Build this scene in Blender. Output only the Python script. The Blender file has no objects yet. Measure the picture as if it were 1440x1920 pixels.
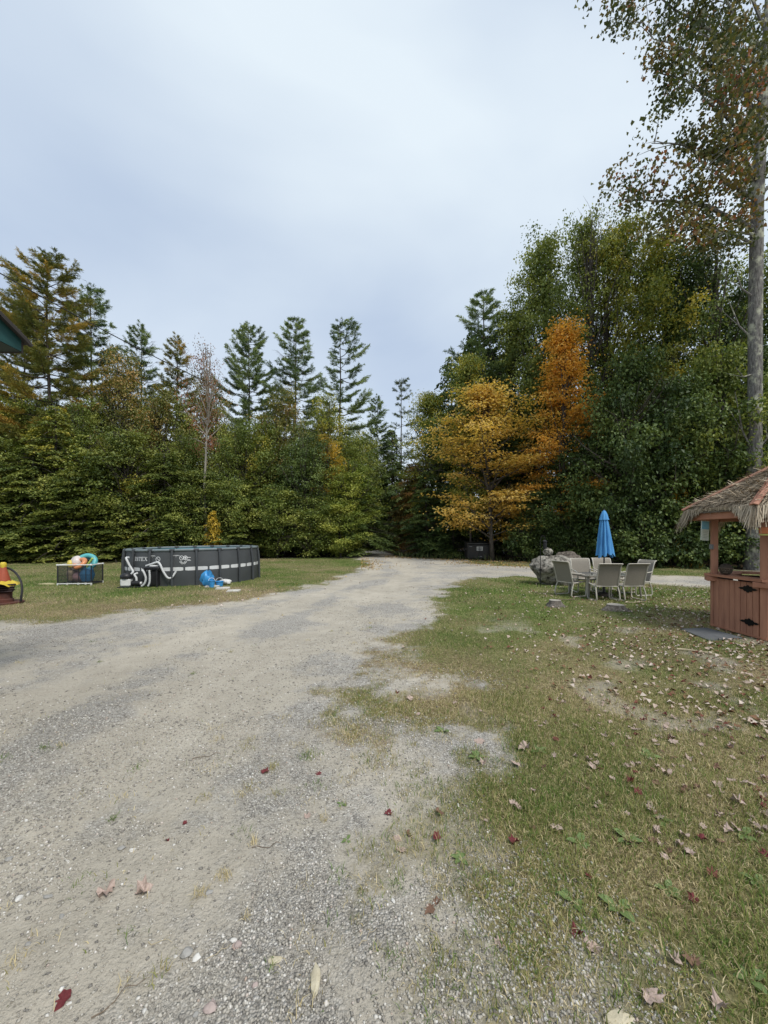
import bpy, math
import numpy as np
from mathutils import Matrix, Vector

# ------------------------------------------------------------------ camera, sky, sun
SC = bpy.context.scene
COL = SC.collection
F, CX, HY, EYE = 720.0, 720.0, 1003.0, 1.7      # focal length, principal column, horizon row (photo pixels), eye height

cam = bpy.data.cameras.new('camera')
cam.sensor_fit = 'VERTICAL'
cam.sensor_height = 24.0
cam.lens = 24.0 * F / 1920.0
cam.shift_y = (HY - 960.0) / 1920.0
cam.clip_start = 0.05
cam.clip_end = 2000
cam_o = bpy.data.objects.new('camera', cam)
cam_o.location = (0, 0, EYE)
cam_o.rotation_euler = (math.radians(90), 0, 0)
COL.objects.link(cam_o)
SC.camera = cam_o

SUN_EL, SUN_AZ = math.radians(56), math.radians(142)     # azimuth from +Y towards +X: behind the camera
world = bpy.data.worlds.new('World')
SC.world = world
world.use_nodes = True
wn, wl = world.node_tree.nodes, world.node_tree.links
wn.clear()
sky = wn.new('ShaderNodeTexSky')
sky.sky_type = 'NISHITA'
sky.sun_disc = False
sky.sun_elevation = SUN_EL
sky.sun_rotation = SUN_AZ
sky.dust_density = 2.0
tc = wn.new('ShaderNodeTexCoord')
mp = wn.new('ShaderNodeMapping')
mp.inputs['Rotation'].default_value = (0.3, 0.2, 0.9)
mp.inputs['Location'].default_value = (5.0, 3.0, 0.5)
mp.inputs['Scale'].default_value = (1.0, 1.0, 1.9)
wl.new(tc.outputs['Generated'], mp.inputs['Vector'])
nz = wn.new('ShaderNodeTexNoise')
nz.inputs['Scale'].default_value = 1.25
nz.inputs['Detail'].default_value = 5
nz.inputs['Roughness'].default_value = 0.42
nz.inputs['Distortion'].default_value = 0.35
wl.new(mp.outputs['Vector'], nz.inputs['Vector'])
cr = wn.new('ShaderNodeValToRGB')
cr.color_ramp.elements[0].position = 0.34
cr.color_ramp.elements[0].color = (0.295, 0.352, 0.44, 1)
cr.color_ramp.elements[1].position = 0.66
cr.color_ramp.elements[1].color = (0.47, 0.522, 0.558, 1)
wl.new(nz.outputs['Fac'], cr.inputs['Fac'])
scl = wn.new('ShaderNodeVectorMath')
scl.operation = 'SCALE'
scl.inputs['Scale'].default_value = 0.075
wl.new(sky.outputs['Color'], scl.inputs[0])
wmix = wn.new('ShaderNodeMixRGB')
wmix.inputs['Fac'].default_value = 0.86          # cloud cover
wl.new(scl.outputs['Vector'], wmix.inputs['Color1'])
wl.new(cr.outputs['Color'], wmix.inputs['Color2'])
bg = wn.new('ShaderNodeBackground')
bg.inputs['Strength'].default_value = 1.0
wl.new(wmix.outputs['Color'], bg.inputs['Color'])
wo = wn.new('ShaderNodeOutputWorld')
wl.new(bg.outputs['Background'], wo.inputs['Surface'])

sun = bpy.data.lights.new('sun', 'SUN')
sun.energy = 1.5
sun.angle = math.radians(14)
sun.color = (1.0, 0.955, 0.89)
sun_o = bpy.data.objects.new('sun', sun)
sd = Vector((math.sin(SUN_AZ) * math.cos(SUN_EL), math.cos(SUN_AZ) * math.cos(SUN_EL), math.sin(SUN_EL)))
sun_o.rotation_euler = sd.to_track_quat('Z', 'Y').to_euler()
sun_o.location = sd * 60
COL.objects.link(sun_o)

SC.view_settings.view_transform = 'Standard'
SC.view_settings.look = 'None'
SC.view_settings.exposure = 0.94
SC.view_settings.gamma = 1.0
SC.render.engine = 'CYCLES'
SC.cycles.max_bounces = 7
SC.cycles.diffuse_bounces = 4
SC.cycles.transmission_bounces = 4
SC.cycles.transparent_max_bounces = 8

RNG = np.random.default_rng(7)


def gp(px, py, z=0.0):
    """photo pixel -> point on the level z"""
    Y = (EYE - z) * F / (py - HY)
    return ((px - CX) / F * Y, Y)


def at(px, py, Y):
    """photo pixel + distance -> point"""
    return Vector(((px - CX) / F * Y, Y, EYE - (py - HY) / F * Y))


# ------------------------------------------------------------------ materials
def new_mat(name):
    m = bpy.data.materials.new(name)
    m.use_nodes = True
    nt = m.node_tree
    nt.nodes.clear()
    out = nt.nodes.new('ShaderNodeOutputMaterial')
    b = nt.nodes.new('ShaderNodeBsdfPrincipled')
    nt.links.new(b.outputs['BSDF'], out.inputs['Surface'])
    return m, nt, b, out


def nd(nt, kind, **kw):
    n = nt.nodes.new('ShaderNode' + kind)
    for k, v in kw.items():
        if k in n.inputs:
            n.inputs[k].default_value = v
        else:
            setattr(n, k, v)
    return n


def ramp(nt, stops, interp='LINEAR'):
    r = nt.nodes.new('ShaderNodeValToRGB')
    r.color_ramp.interpolation = interp
    e = r.color_ramp.elements
    while len(e) < len(stops):
        e.new(0.5)
    for i, (p, c) in enumerate(stops):
        e[i].position = p
        e[i].color = (c[0], c[1], c[2], 1) if not np.isscalar(c) else (c, c, c, 1)
    return r


def mth(nt, op, a, b=None, c=None, clamp=False):
    n = nt.nodes.new('ShaderNodeMath')
    n.operation = op
    n.use_clamp = clamp
    for i, v in enumerate((a, b, c)):
        if v is None:
            continue
        if isinstance(v, (int, float)):
            n.inputs[i].default_value = v
        else:
            nt.links.new(v, n.inputs[i])
    return n.outputs[0]


def mixc(nt, f, a, b, mode='MIX'):
    n = nt.nodes.new('ShaderNodeMixRGB')
    n.blend_type = mode
    for i, v in enumerate((f, a, b)):
        if isinstance(v, (int, float)):
            n.inputs[i].default_value = v
        elif isinstance(v, tuple):
            n.inputs[i].default_value = (v[0], v[1], v[2], 1)
        else:
            nt.links.new(v, n.inputs[i])
    return n.outputs[0]


def objcoord(nt, scale=(1, 1, 1)):
    t = nt.nodes.new('ShaderNodeTexCoord')
    m = nt.nodes.new('ShaderNodeMapping')
    m.inputs['Scale'].default_value = scale
    nt.links.new(t.outputs['Object'], m.inputs['Vector'])
    return m.outputs['Vector']


def plain(name, c1, c2=None, scale=6.0, rough=0.6, bump=0.0, bscale=30.0, metal=0.0, stretch=(1, 1, 1), spec=0.4, detail=5):
    """two-tone noisy surface with fine relief"""
    m, nt, b, out = new_mat(name)
    L = nt.links
    v = objcoord(nt, stretch)
    c2 = c2 or tuple(x * 0.72 for x in c1)
    n = nd(nt, 'TexNoise', Scale=scale, Detail=float(detail), Roughness=0.6)
    L.new(v, n.inputs['Vector'])
    r = ramp(nt, [(0.32, c2), (0.68, c1)])
    L.new(n.outputs['Fac'], r.inputs['Fac'])
    L.new(r.outputs['Color'], b.inputs['Base Color'])
    b.inputs['Roughness'].default_value = rough
    b.inputs['Metallic'].default_value = metal
    b.inputs['Specular IOR Level'].default_value = spec
    if bump:
        n2 = nd(nt, 'TexNoise', Scale=bscale, Detail=6.0, Roughness=0.65)
        L.new(v, n2.inputs['Vector'])
        bp = nd(nt, 'Bump', Strength=bump, Distance=0.02)
        L.new(n2.outputs['Fac'], bp.inputs['Height'])
        L.new(bp.outputs['Normal'], b.inputs['Normal'])
    return m


def leaf_mat(name, stops, trans=0.3, rough=0.55, patch=0.25, pscale=0.45):
    """foliage: colour runs over the per-leaf 'tone' plus broad patches in the crown"""
    m, nt, b, out = new_mat(name)
    L = nt.links
    a = nd(nt, 'Attribute', attribute_name='tone')
    n = nd(nt, 'TexNoise', Scale=pscale, Detail=2.0)
    L.new(objcoord(nt), n.inputs['Vector'])
    oi = nd(nt, 'ObjectInfo')
    s = mth(nt, 'MULTIPLY_ADD', mth(nt, 'SUBTRACT', n.outputs['Fac'], 0.5), patch * 3.0, a.outputs['Fac'])
    s = mth(nt, 'MULTIPLY_ADD', mth(nt, 'SUBTRACT', oi.outputs['Random'], 0.5), 0.16, s, clamp=True)
    r = ramp(nt, stops)
    L.new(s, r.inputs['Fac'])
    L.new(r.outputs['Color'], b.inputs['Base Color'])
    b.inputs['Roughness'].default_value = rough
    b.inputs['Specular IOR Level'].default_value = 0.35
    t = nt.nodes.new('ShaderNodeBsdfTranslucent')
    L.new(mixc(nt, 1.0, r.outputs['Color'], (1.25, 1.2, 0.7), 'MULTIPLY'), t.inputs['Color'])
    mx = nd(nt, 'MixShader')
    mx.inputs[0].default_value = trans
    L.new(b.outputs['BSDF'], mx.inputs[1])
    L.new(t.outputs['BSDF'], mx.inputs[2])
    L.new(mx.outputs[0], out.inputs['Surface'])
    return m


def tone_mat(name, stops, rough=0.8, trans=0.0):
    m, nt, b, out = new_mat(name)
    a = nd(nt, 'Attribute', attribute_name='tone')
    r = ramp(nt, stops)
    nt.links.new(a.outputs['Fac'], r.inputs['Fac'])
    nt.links.new(r.outputs['Color'], b.inputs['Base Color'])
    b.inputs['Roughness'].default_value = rough
    b.inputs['Specular IOR Level'].default_value = 0.2
    if trans:
        t = nt.nodes.new('ShaderNodeBsdfTranslucent')
        nt.links.new(r.outputs['Color'], t.inputs['Color'])
        mx = nd(nt, 'MixShader')
        mx.inputs[0].default_value = trans
        nt.links.new(b.outputs['BSDF'], mx.inputs[1])
        nt.links.new(t.outputs['BSDF'], mx.inputs[2])
        nt.links.new(mx.outputs[0], out.inputs['Surface'])
    return m


def bark_mat(name, c1, c2, lichen=None, vs=(6, 6, 1.2), lscale=2.2, lth=0.52):
    m, nt, b, out = new_mat(name)
    L = nt.links
    v = objcoord(nt, vs)
    n = nd(nt, 'TexNoise', Scale=2.2, Detail=7.0, Roughness=0.7)
    L.new(v, n.inputs['Vector'])
    r = ramp(nt, [(0.35, c2), (0.65, c1)])
    L.new(n.outputs['Fac'], r.inputs['Fac'])
    col = r.outputs['Color']
    if lichen:
        n2 = nd(nt, 'TexNoise', Scale=lscale, Detail=6.0, Roughness=0.62)
        L.new(objcoord(nt, (1, 1, 0.75)), n2.inputs['Vector'])
        r2 = ramp(nt, [(lth, 0.0), (lth + 0.13, 0.95)])
        L.new(n2.outputs['Fac'], r2.inputs['Fac'])
        col = mixc(nt, r2.outputs['Color'], col, lichen)
    L.new(col, b.inputs['Base Color'])
    b.inputs['Roughness'].default_value = 0.9
    b.inputs['Specular IOR Level'].default_value = 0.15
    bp = nd(nt, 'Bump', Strength=0.8, Distance=0.03)
    L.new(n.outputs['Fac'], bp.inputs['Height'])
    L.new(bp.outputs['Normal'], b.inputs['Normal'])
    return m


# ------------------------------------------------------------------ mesh helpers
class MB:
    """collects shapes; build() links them as ONE mesh object"""

    def __init__(self):
        self.v, self.f = [], []

    def add(self, verts, faces):
        o = len(self.v)
        self.v += [tuple(p) for p in verts]
        self.f += [tuple(i + o for i in f) for f in faces]
        return self

    def box(self, c, s, M=None, bev=0.0):
        x, y, z = s[0] / 2, s[1] / 2, s[2] / 2
        e = min(bev, x * .9, y * .9, z * .9)
        if e:
            pts, idx = [], {}
            for sx in (-1, 1):
                for sy in (-1, 1):
                    for sz in (-1, 1):
                        for k, q in enumerate(((x, y - e, z - e), (x - e, y, z - e), (x - e, y - e, z))):
                            idx[sx, sy, sz, k] = len(pts)
                            pts.append((sx * q[0], sy * q[1], sz * q[2]))
            fs = []
            for s_ in (-1, 1):
                fs.append([idx[s_, a, b_, 0] for a, b_ in ((-1, -1), (1, -1), (1, 1), (-1, 1))][::s_])
                fs.append([idx[a, s_, b_, 1] for a, b_ in ((-1, -1), (-1, 1), (1, 1), (1, -1))][::s_])
                fs.append([idx[a, b_, s_, 2] for a, b_ in ((-1, -1), (1, -1), (1, 1), (-1, 1))][::s_])
            for a in (-1, 1):
                for b_ in (-1, 1):
                    fs.append([idx[a, b_, -1, 0], idx[a, b_, 1, 0], idx[a, b_, 1, 1], idx[a, b_, -1, 1]][::a * b_])
                    fs.append([idx[a, -1, b_, 0], idx[a, 1, b_, 0], idx[a, 1, b_, 2], idx[a, -1, b_, 2]][::-a * b_])
                    fs.append([idx[-1, a, b_, 1], idx[1, a, b_, 1], idx[1, a, b_, 2], idx[-1, a, b_, 2]][::a * b_])
                    for d in (-1, 1):
                        fs.append([idx[a, b_, d, 0], idx[a, b_, d, 1], idx[a, b_, d, 2]][::a * b_ * d])
        else:
            pts = [(sx * x, sy * y, sz * z) for sx in (-1, 1) for sy in (-1, 1) for sz in (-1, 1)]
            fs = [(0, 1, 3, 2), (4, 6, 7, 5), (0, 4, 5, 1), (2, 3, 7, 6), (0, 2, 6, 4), (1, 5, 7, 3)]
        M4 = M or Matrix()
        c = Vector(c)
        return self.add([(M4 @ Vector(p)) + c for p in pts], fs)

    def tube(self, pts, rad, n=8, caps=True, flat=1.0):
        pts = [Vector(p) for p in pts]
        if np.isscalar(rad):
            rad = [rad] * len(pts)
        vs, fs, up = [], [], None
        for i, p in enumerate(pts):
            t = (pts[min(i + 1, len(pts) - 1)] - pts[max(i - 1, 0)]).normalized()
            if up is None:
                up = Vector((0, 0, 1)) if abs(t.z) < 0.9 else Vector((1, 0, 0))
            u = (up - t * up.dot(t))
            if u.length < 1e-5:
                u = t.orthogonal()
            u.normalize()
            up = u
            w = t.cross(u)
            for k in range(n):
                a = 2 * math.pi * (k + .5) / n
                vs.append(p + (u * math.cos(a) * flat + w * math.sin(a)) * rad[i])
        for i in range(len(pts) - 1):
            for k in range(n):
                k2 = (k + 1) % n
                fs.append((i * n + k, i * n + k2, (i + 1) * n + k2, (i + 1) * n + k))
        if caps:
            fs.append(tuple(range(n))[::-1])
            fs.append(tuple((len(pts) - 1) * n + k for k in range(n)))
        return self.add(vs, fs)

    def lathe(self, prof, n=24, c=(0, 0, 0), fn=None, caps=True):
        vs, fs = [], []
        for i, (r, z) in enumerate(prof):
            for k in range(n):
                a = 2 * math.pi * k / n
                rr = r * (fn(a, i) if fn else 1)
                vs.append((c[0] + rr * math.cos(a), c[1] + rr * math.sin(a), c[2] + z))
        for i in range(len(prof) - 1):
            for k in range(n):
                k2 = (k + 1) % n
                fs.append((i * n + k, i * n + k2, (i + 1) * n + k2, (i + 1) * n + k))
        if caps:
            fs.append(tuple(range(n))[::-1])
            fs.append(tuple((len(prof) - 1) * n + k for k in range(n)))
        return self.add(vs, fs)

    def torus(self, c, R, r, M=None, n=20, m=8, a0=0.0, a1=2 * math.pi):
        M4 = M or Matrix()
        full = abs(a1 - a0 - 2 * math.pi) < 1e-6
        k = n if full else n + 1
        pts = [M4 @ Vector((R * math.cos(a0 + (a1 - a0) * i / n), R * math.sin(a0 + (a1 - a0) * i / n), 0)) + Vector(c) for i in range(k)]
        ax = (M4 @ Vector((0, 0, 1))).normalized()
        vs, fs = [], []
        for p in pts:
            o = (p - Vector(c)).normalized()
            for j in range(m):
                b = 2 * math.pi * j / m
                vs.append(p + (o * math.cos(b) + ax * math.sin(b)) * r)
        for i in range(n if full else n):
            i2 = (i + 1) % k
            for j in range(m):
                j2 = (j + 1) % m
                fs.append((i * m + j, i2 * m + j, i2 * m + j2, i * m + j2))
        return self.add(vs, fs)

    def extrude(self, poly, z0, z1, M=None):
        n = len(poly)
        M4 = M or Matrix()
        vs = [M4 @ Vector((x, y, z0)) for x, y in poly] + [M4 @ Vector((x, y, z1)) for x, y in poly]
        fs = [tuple(range(n))[::-1], tuple(range(n, 2 * n))] + [(i, (i + 1) % n, n + (i + 1) % n, n + i) for i in range(n)]
        return self.add(vs, fs)

    def build(self, name, mat, parent=None, smooth=False):
        me = bpy.data.meshes.new(name)
        me.from_pydata(self.v, [], self.f)
        me.validate()
        if smooth:
            me.polygons.foreach_set('use_smooth', [True] * len(me.polygons))
            try:
                me.set_sharp_from_angle(angle=math.radians(42))
            except Exception:
                pass
        me.materials.append(mat)
        return link(name, me, parent)


def link(name, me, parent=None):
    o = bpy.data.objects.new(name, me)
    COL.objects.link(o)
    if parent is not None:
        o.parent = parent
    return o


def np_mesh(name, verts, tris, mat, tone=None, smooth=False):
    """numpy triangles -> mesh data, with one 'tone' value a face"""
    me = bpy.data.meshes.new(name)
    nv, nf, k = len(verts), len(tris), tris.shape[1]
    me.vertices.add(nv)
    me.vertices.foreach_set('co', verts.astype(np.float32).ravel())
    me.loops.add(nf * k)
    me.loops.foreach_set('vertex_index', tris.astype(np.int32).ravel())
    me.polygons.add(nf)
    me.polygons.foreach_set('loop_start', np.arange(0, nf * k, k, dtype=np.int32))
    me.polygons.foreach_set('loop_total', np.full(nf, k, dtype=np.int32))
    if smooth:
        me.polygons.foreach_set('use_smooth', np.ones(nf, dtype=bool))
    if tone is not None:
        at_ = me.attributes.new('tone', 'FLOAT', 'FACE')
        at_.data.foreach_set('value', np.asarray(tone, dtype=np.float32))
    me.update(calc_edges=True)
    me.materials.append(mat)
    return me


def tag(o, label=None, cat=None, group=None, kind=None):
    if label: o['label'] = label
    if cat: o['category'] = cat
    if group: o['group'] = group
    if kind: o['kind'] = kind
    return o


def thing(name, label, cat, loc=(0, 0, 0), rotz=0.0, group=None):
    o = bpy.data.objects.new(name, None)
    COL.objects.link(o)
    o.empty_display_size = 0.2
    o.location = loc
    o.rotation_euler = (0, 0, rotz)
    return tag(o, label, cat, group)


def copy_thing(root, loc, rotz, label=None, group=None, scale=None):
    r = root.copy()
    COL.objects.link(r)
    r.location = loc
    r.rotation_euler = (0, 0, rotz)
    if scale is not None: r.scale = scale
    if label: r['label'] = label
    if group: r['group'] = group
    for ch in list(root.children):
        c = ch.copy()
        COL.objects.link(c)
        c.parent = r
        for g in ch.children:
            d = g.copy()
            COL.objects.link(d)
            d.parent = c
    return r


# ------------------------------------------------------------------ fields on the ground
def vnoise(x, y, scale, seed=0):
    r = np.random.default_rng(seed).random((256, 256))
    x, y = np.asarray(x) * scale + 71.3, np.asarray(y) * scale + 37.7
    i, j = np.floor(x).astype(int), np.floor(y).astype(int)
    u, v = x - i, y - j
    u, v = u * u * (3 - 2 * u), v * v * (3 - 2 * v)
    i, j, i1, j1 = i % 256, j % 256, (i + 1) % 256, (j + 1) % 256
    return (r[i, j] * (1 - u) + r[i1, j] * u) * (1 - v) + (r[i, j1] * (1 - u) + r[i1, j1] * u) * v


def fnoise(x, y, scale, seed=0, octv=3):
    s, a, t = 0, 1.0, 0
    for k in range(octv):
        s = s + a * vnoise(x, y, scale * 2 ** k, seed + k)
        t += a
        a *= 0.55
    return s / t


def sdf(px, py, poly):
    """signed distance to a polygon, positive inside"""
    P = np.array(poly, dtype=float)
    d = np.full(px.shape, 1e9)
    ins = np.zeros(px.shape, dtype=bool)
    for i in range(len(P)):
        a, b = P[i], P[(i + 1) % len(P)]
        e = b - a
        t = np.clip(((px - a[0]) * e[0] + (py - a[1]) * e[1]) / max(e @ e, 1e-9), 0, 1)
        d = np.minimum(d, np.hypot(px - a[0] - t * e[0], py - a[1] - t * e[1]))
        c = (a[1] > py) != (b[1] > py)
        xs = a[0] + (py - a[1]) / (e[1] if abs(e[1]) > 1e-9 else 1e-9) * e[0]
        ins ^= c & (px < xs)
    return np.where(ins, d, -d)


LAWN_L = [gp(*p) for p in ((-500, 1178), (0, 1166), (110, 1164), (250, 1150), (420, 1134), (560, 1106), (640, 1087),
                           (688, 1067), (697, 1058), (690, 1052), (672, 1047))] + [(-4, 29.5), (-9, 28), (-20, 25.5), (-30, 24.5), (-60, 24), (-60, 4)]
LAWN_R = [gp(*p) for p in ((1150, 2600), (1125, 1925), (1092, 1810), (1000, 1705), (800, 1640), (715, 1575), (745, 1500), (815, 1440), (900, 1385), (830, 1372),
                           (705, 1345), (650, 1315), (730, 1296), (900, 1282), (780, 1262), (745, 1225), (690, 1200), (760, 1178), (800, 1150),
                           (812, 1120), (835, 1097), (885, 1083), (960, 1078), (1100, 1086), (1240, 1095), (1335, 1100), (1500, 1106))] + [(40, 10), (40, -4), (1.6, -4)]
STRIP = [gp(*p) for p in ((870, 1057), (980, 1063), (1240, 1080), (1335, 1083), (1500, 1086))] + [(50, 14), (50, 22), (30, 19.5)] + \
        [gp(*p) for p in ((1500, 1075), (1335, 1066), (1240, 1061), (1000, 1055), (900, 1050.5), (870, 1050))]
CLEAR = [(-60, 24), (-30, 24.5), (-20, 25.5), (-9, 28), (-4, 29.5), (-2.4, 30), (-2.8, 34), (-3.9, 39), (-7.6, 44.5), (-14, 49), (-14, 53), (-5, 50),
         (-0.6, 42), (0.7, 34), (1.0, 30)] + [gp(*p) for p in ((760, 1046), (870, 1050), (900, 1050.5), (1000, 1055), (1240, 1061), (1335, 1066), (1500, 1075))] + \
        [(30, 19.5), (50, 22), (50, -30), (-60, -30)]


def fields(x, y):
    g = np.maximum(np.maximum(sdf(x, y, LAWN_L), sdf(x, y, LAWN_R)), sdf(x, y, STRIP))
    w = sdf(x, y, CLEAR)
    return g, w


def dryness(x, y, g):
    """0 green .. 1 straw"""
    left = x < -0.28 * y
    mid = np.exp(-((x - .42 * y) / (.28 * y)) ** 2) * np.exp(-((y - 9.0) / 2.6) ** 2)
    n = fnoise(x, y, 0.55, 11, 3)
    n2 = fnoise(x, y, 1.7, 15, 2)
    dr = np.where(left, 1.0 - np.clip((g - 0.5) / 3.0, 0, 1) * 0.62, 0.92 - np.clip((y - 4.2) / 6.0, 0, 1) * 0.5)
    near = np.clip((3.6 - y) / 2.0, 0, 1) * (x > 0.8)
    dr = dr - near * 0.26 - .42 * mid - .07
    return np.clip(dr + (n - 0.5) * 1.2 + (n2 - 0.5) * 0.6, 0, 1)


def turf(x, y, g):
    """lawn edge with its ragged tongues and bays, and how thinly it is grown"""
    t = g + (fnoise(x, y, 1.1, 3, 3) - .5) * 1.25 + (fnoise(x, y, 4.2, 8, 3) - .5) * 1.0 + .26 * np.clip((6 - y) / 2, 0, 1)
    bare = np.clip((fnoise(x, y, 1.5, 21, 3) - .54) / .18, 0, 1) * np.clip((9.5 - y) / 3, .1, 1) * .8
    return t, bare


def gz(x, y):
    return -.022 * np.exp(-((np.abs(x - np.interp(y, [-3, 2, 5, 8, 12, 17, 23], [-3.2, -2.6, -2.4, -1.7, -.6, .5, .3])) - .85) / .30) ** 2) * np.clip((26 - y) / 6, 0, 1) + 0.010 * np.sin(x * 1.9 + 0.6 * y) * np.cos(y * 1.3 - 0.4 * x) + 0.006 * np.sin(x * 4.1 - 1.7) * np.sin(y * 3.3)

# ------------------------------------------------------------------ ground: one grid, split into driveway, lawns and forest floor
def ground_mat():
    m, nt, b, out = new_mat('ground_surface')
    L = nt.links
    geo = nd(nt, 'NewGeometry')
    P = geo.outputs['Position']
    A = lambda n: nd(nt, 'Attribute', attribute_name=n).outputs['Fac']

    def noise(s, d=3.0, r=0.55, vec=P):
        n = nd(nt, 'TexNoise', Scale=s, Detail=d, Roughness=r)
        L.new(vec, n.inputs['Vector'])
        return n.outputs['Fac']

    def sm(v, a, c):
        n = nt.nodes.new('ShaderNodeMapRange')
        n.interpolation_type = 'SMOOTHSTEP'
        n.inputs['From Min'].default_value = a
        n.inputs['From Max'].default_value = c
        L.new(v, n.inputs['Value'])
        return n.outputs['Result']
    # stones of two sizes
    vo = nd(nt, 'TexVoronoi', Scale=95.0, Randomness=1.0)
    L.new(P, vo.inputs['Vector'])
    vo2 = nd(nt, 'TexVoronoi', Scale=42.0, Randomness=1.0)
    L.new(P, vo2.inputs['Vector'])
    sx = nd(nt, 'SeparateColor')
    L.new(vo.outputs['Color'], sx.inputs[0])
    st = ramp(nt, [(0.0, (0.24, 0.225, 0.205)), (0.35, (0.38, 0.358, 0.322)), (0.6, (0.44, 0.415, 0.37)), (0.85, (0.52, 0.495, 0.45)), (1.0, (0.70, 0.67, 0.62))])
    L.new(sx.outputs[0], st.inputs['Fac'])
    sx2 = nd(nt, 'SeparateColor')
    L.new(vo2.outputs['Color'], sx2.inputs[0])
    st2 = ramp(nt, [(0.0, (0.27, 0.252, 0.228)), (0.5, (0.42, 0.395, 0.35)), (1.0, (0.60, 0.57, 0.52))])
    L.new(sx2.outputs[1], st2.inputs['Fac'])
    gravel = mixc(nt, sm(noise(3.1, 4.0), 0.5, 0.62), st.outputs['Color'], st2.outputs['Color'])
    gravel = mixc(nt, mth(nt, 'MULTIPLY', sm(vo.outputs['Distance'], 0.45, 0.8), 0.45), gravel, (0.15, 0.14, 0.12))  # gaps between stones darkened: their small shadows put into the colour
    # fine tan dirt worn by wheels
    dirt = ramp(nt, [(0.3, (0.37, 0.335, 0.275)), (0.7, (0.485, 0.445, 0.372))])
    L.new(noise(2.6, 6.0, 0.7), dirt.inputs['Fac'])
    dirtc = mixc(nt, sm(noise(160.0, 2.0), 0.60, 0.72), dirt.outputs['Color'], (0.47, 0.445, 0.39))
    dirtc = mixc(nt, mth(nt, 'MULTIPLY', sm(noise(62.0, 5.0, .7), 0.53, 0.66), 0.62), dirtc, (0.19, 0.17, 0.14))
    k = mth(nt, 'ADD', mth(nt, 'MULTIPLY', noise(0.62, 3.0, 0.5), 1.0), mth(nt, 'MULTIPLY', mth(nt, 'SUBTRACT', noise(3.4, 5.0, 0.65), 0.5), 0.55))
    k = mth(nt, 'ADD', k, mth(nt, 'MULTIPLY', A('track'), 0.22))
    bare = mixc(nt, sm(k, 0.40, 0.58), gravel, dirtc)
    tone = ramp(nt, [(0.3, 0.86), (0.7, 1.12)])
    L.new(noise(0.35, 4.0), tone.inputs['Fac'])
    bare = mixc(nt, 1.0, bare, tone.outputs['Color'], 'MULTIPLY')
    # soil and short growth under the blades
    soil_n = noise(23.0, 6.0, 0.75)
    dry = mth(nt, 'ADD', A('dry'), mth(nt, 'MULTIPLY', mth(nt, 'SUBTRACT', noise(5.5, 4.0, 0.7), 0.5), 0.9), clamp=True)
    ga = ramp(nt, [(0.28, (0.038, 0.045, 0.016)), (0.5, (0.10, 0.135, 0.032)), (0.72, (0.20, 0.26, 0.07))])
    L.new(soil_n, ga.inputs['Fac'])
    gb = ramp(nt, [(0.28, (0.075, 0.055, 0.034)), (0.5, (0.215, 0.165, 0.095)), (0.72, (0.44, 0.365, 0.235))])
    L.new(soil_n, gb.inputs['Fac'])
    sward = mixc(nt, dry, ga.outputs['Color'], gb.outputs['Color'])
    t = mth(nt, 'ADD', A('g'), mth(nt, 'MULTIPLY', mth(nt, 'SUBTRACT', noise(11.0, 5.0, 0.7), 0.5), 1.1))
    gf = sm(t, -0.15, 0.4)
    gf = mth(nt, 'MULTIPLY', gf, mth(nt, 'SUBTRACT', 1.0, mth(nt, 'MULTIPLY', sm(mth(nt, 'ADD', A('thin'), mth(nt, 'MULTIPLY', mth(nt, 'SUBTRACT', noise(9.0, 5.0, 0.7), 0.5), 0.9)), 0.25, 0.95), 0.55)))
    col = mixc(nt, gf, bare, sward)
    # forest floor
    ff = ramp(nt, [(0.3, (0.016, 0.012, 0.007)), (0.5, (0.045, 0.03, 0.016)), (0.7, (0.10, 0.06, 0.025))])
    L.new(noise(9.0, 6.0, 0.7), ff.inputs['Fac'])
    wf = sm(mth(nt, 'ADD', A('w'), mth(nt, 'MULTIPLY', mth(nt, 'SUBTRACT', noise(1.1, 4.0), 0.5), 1.6)), -0.5, 0.3)
    col = mixc(nt, wf, ff.outputs['Color'], col)
    L.new(col, b.inputs['Base Color'])
    b.inputs['Roughness'].default_value = 0.95
    b.inputs['Specular IOR Level'].default_value = 0.12
    hgt = mth(nt, 'MULTIPLY', mth(nt, 'SUBTRACT', 1.0, vo.outputs['Distance']), mth(nt, 'SUBTRACT', 1.0, mth(nt, 'MULTIPLY', sm(k, 0.40, 0.58), 0.8)))
    hgt = mth(nt, 'ADD', hgt, mth(nt, 'MULTIPLY', noise(38.0, 5.0, 0.7), 1.2))
    hgt = mth(nt, 'ADD', hgt, mth(nt, 'MULTIPLY', noise(5.0, 4.0, 0.6), 2.5))
    bp = nd(nt, 'Bump', Strength=0.95, Distance=0.014)
    L.new(hgt, bp.inputs['Height'])
    L.new(bp.outputs['Normal'], b.inputs['Normal'])
    return m


def spaced(a, b, s0, s1):
    out, x = [], a
    n = 0
    while x < b:
        out.append(x)
        t = (x - a) / (b - a)
        x += s0 + (s1 - s0) * t
    return out


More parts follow.
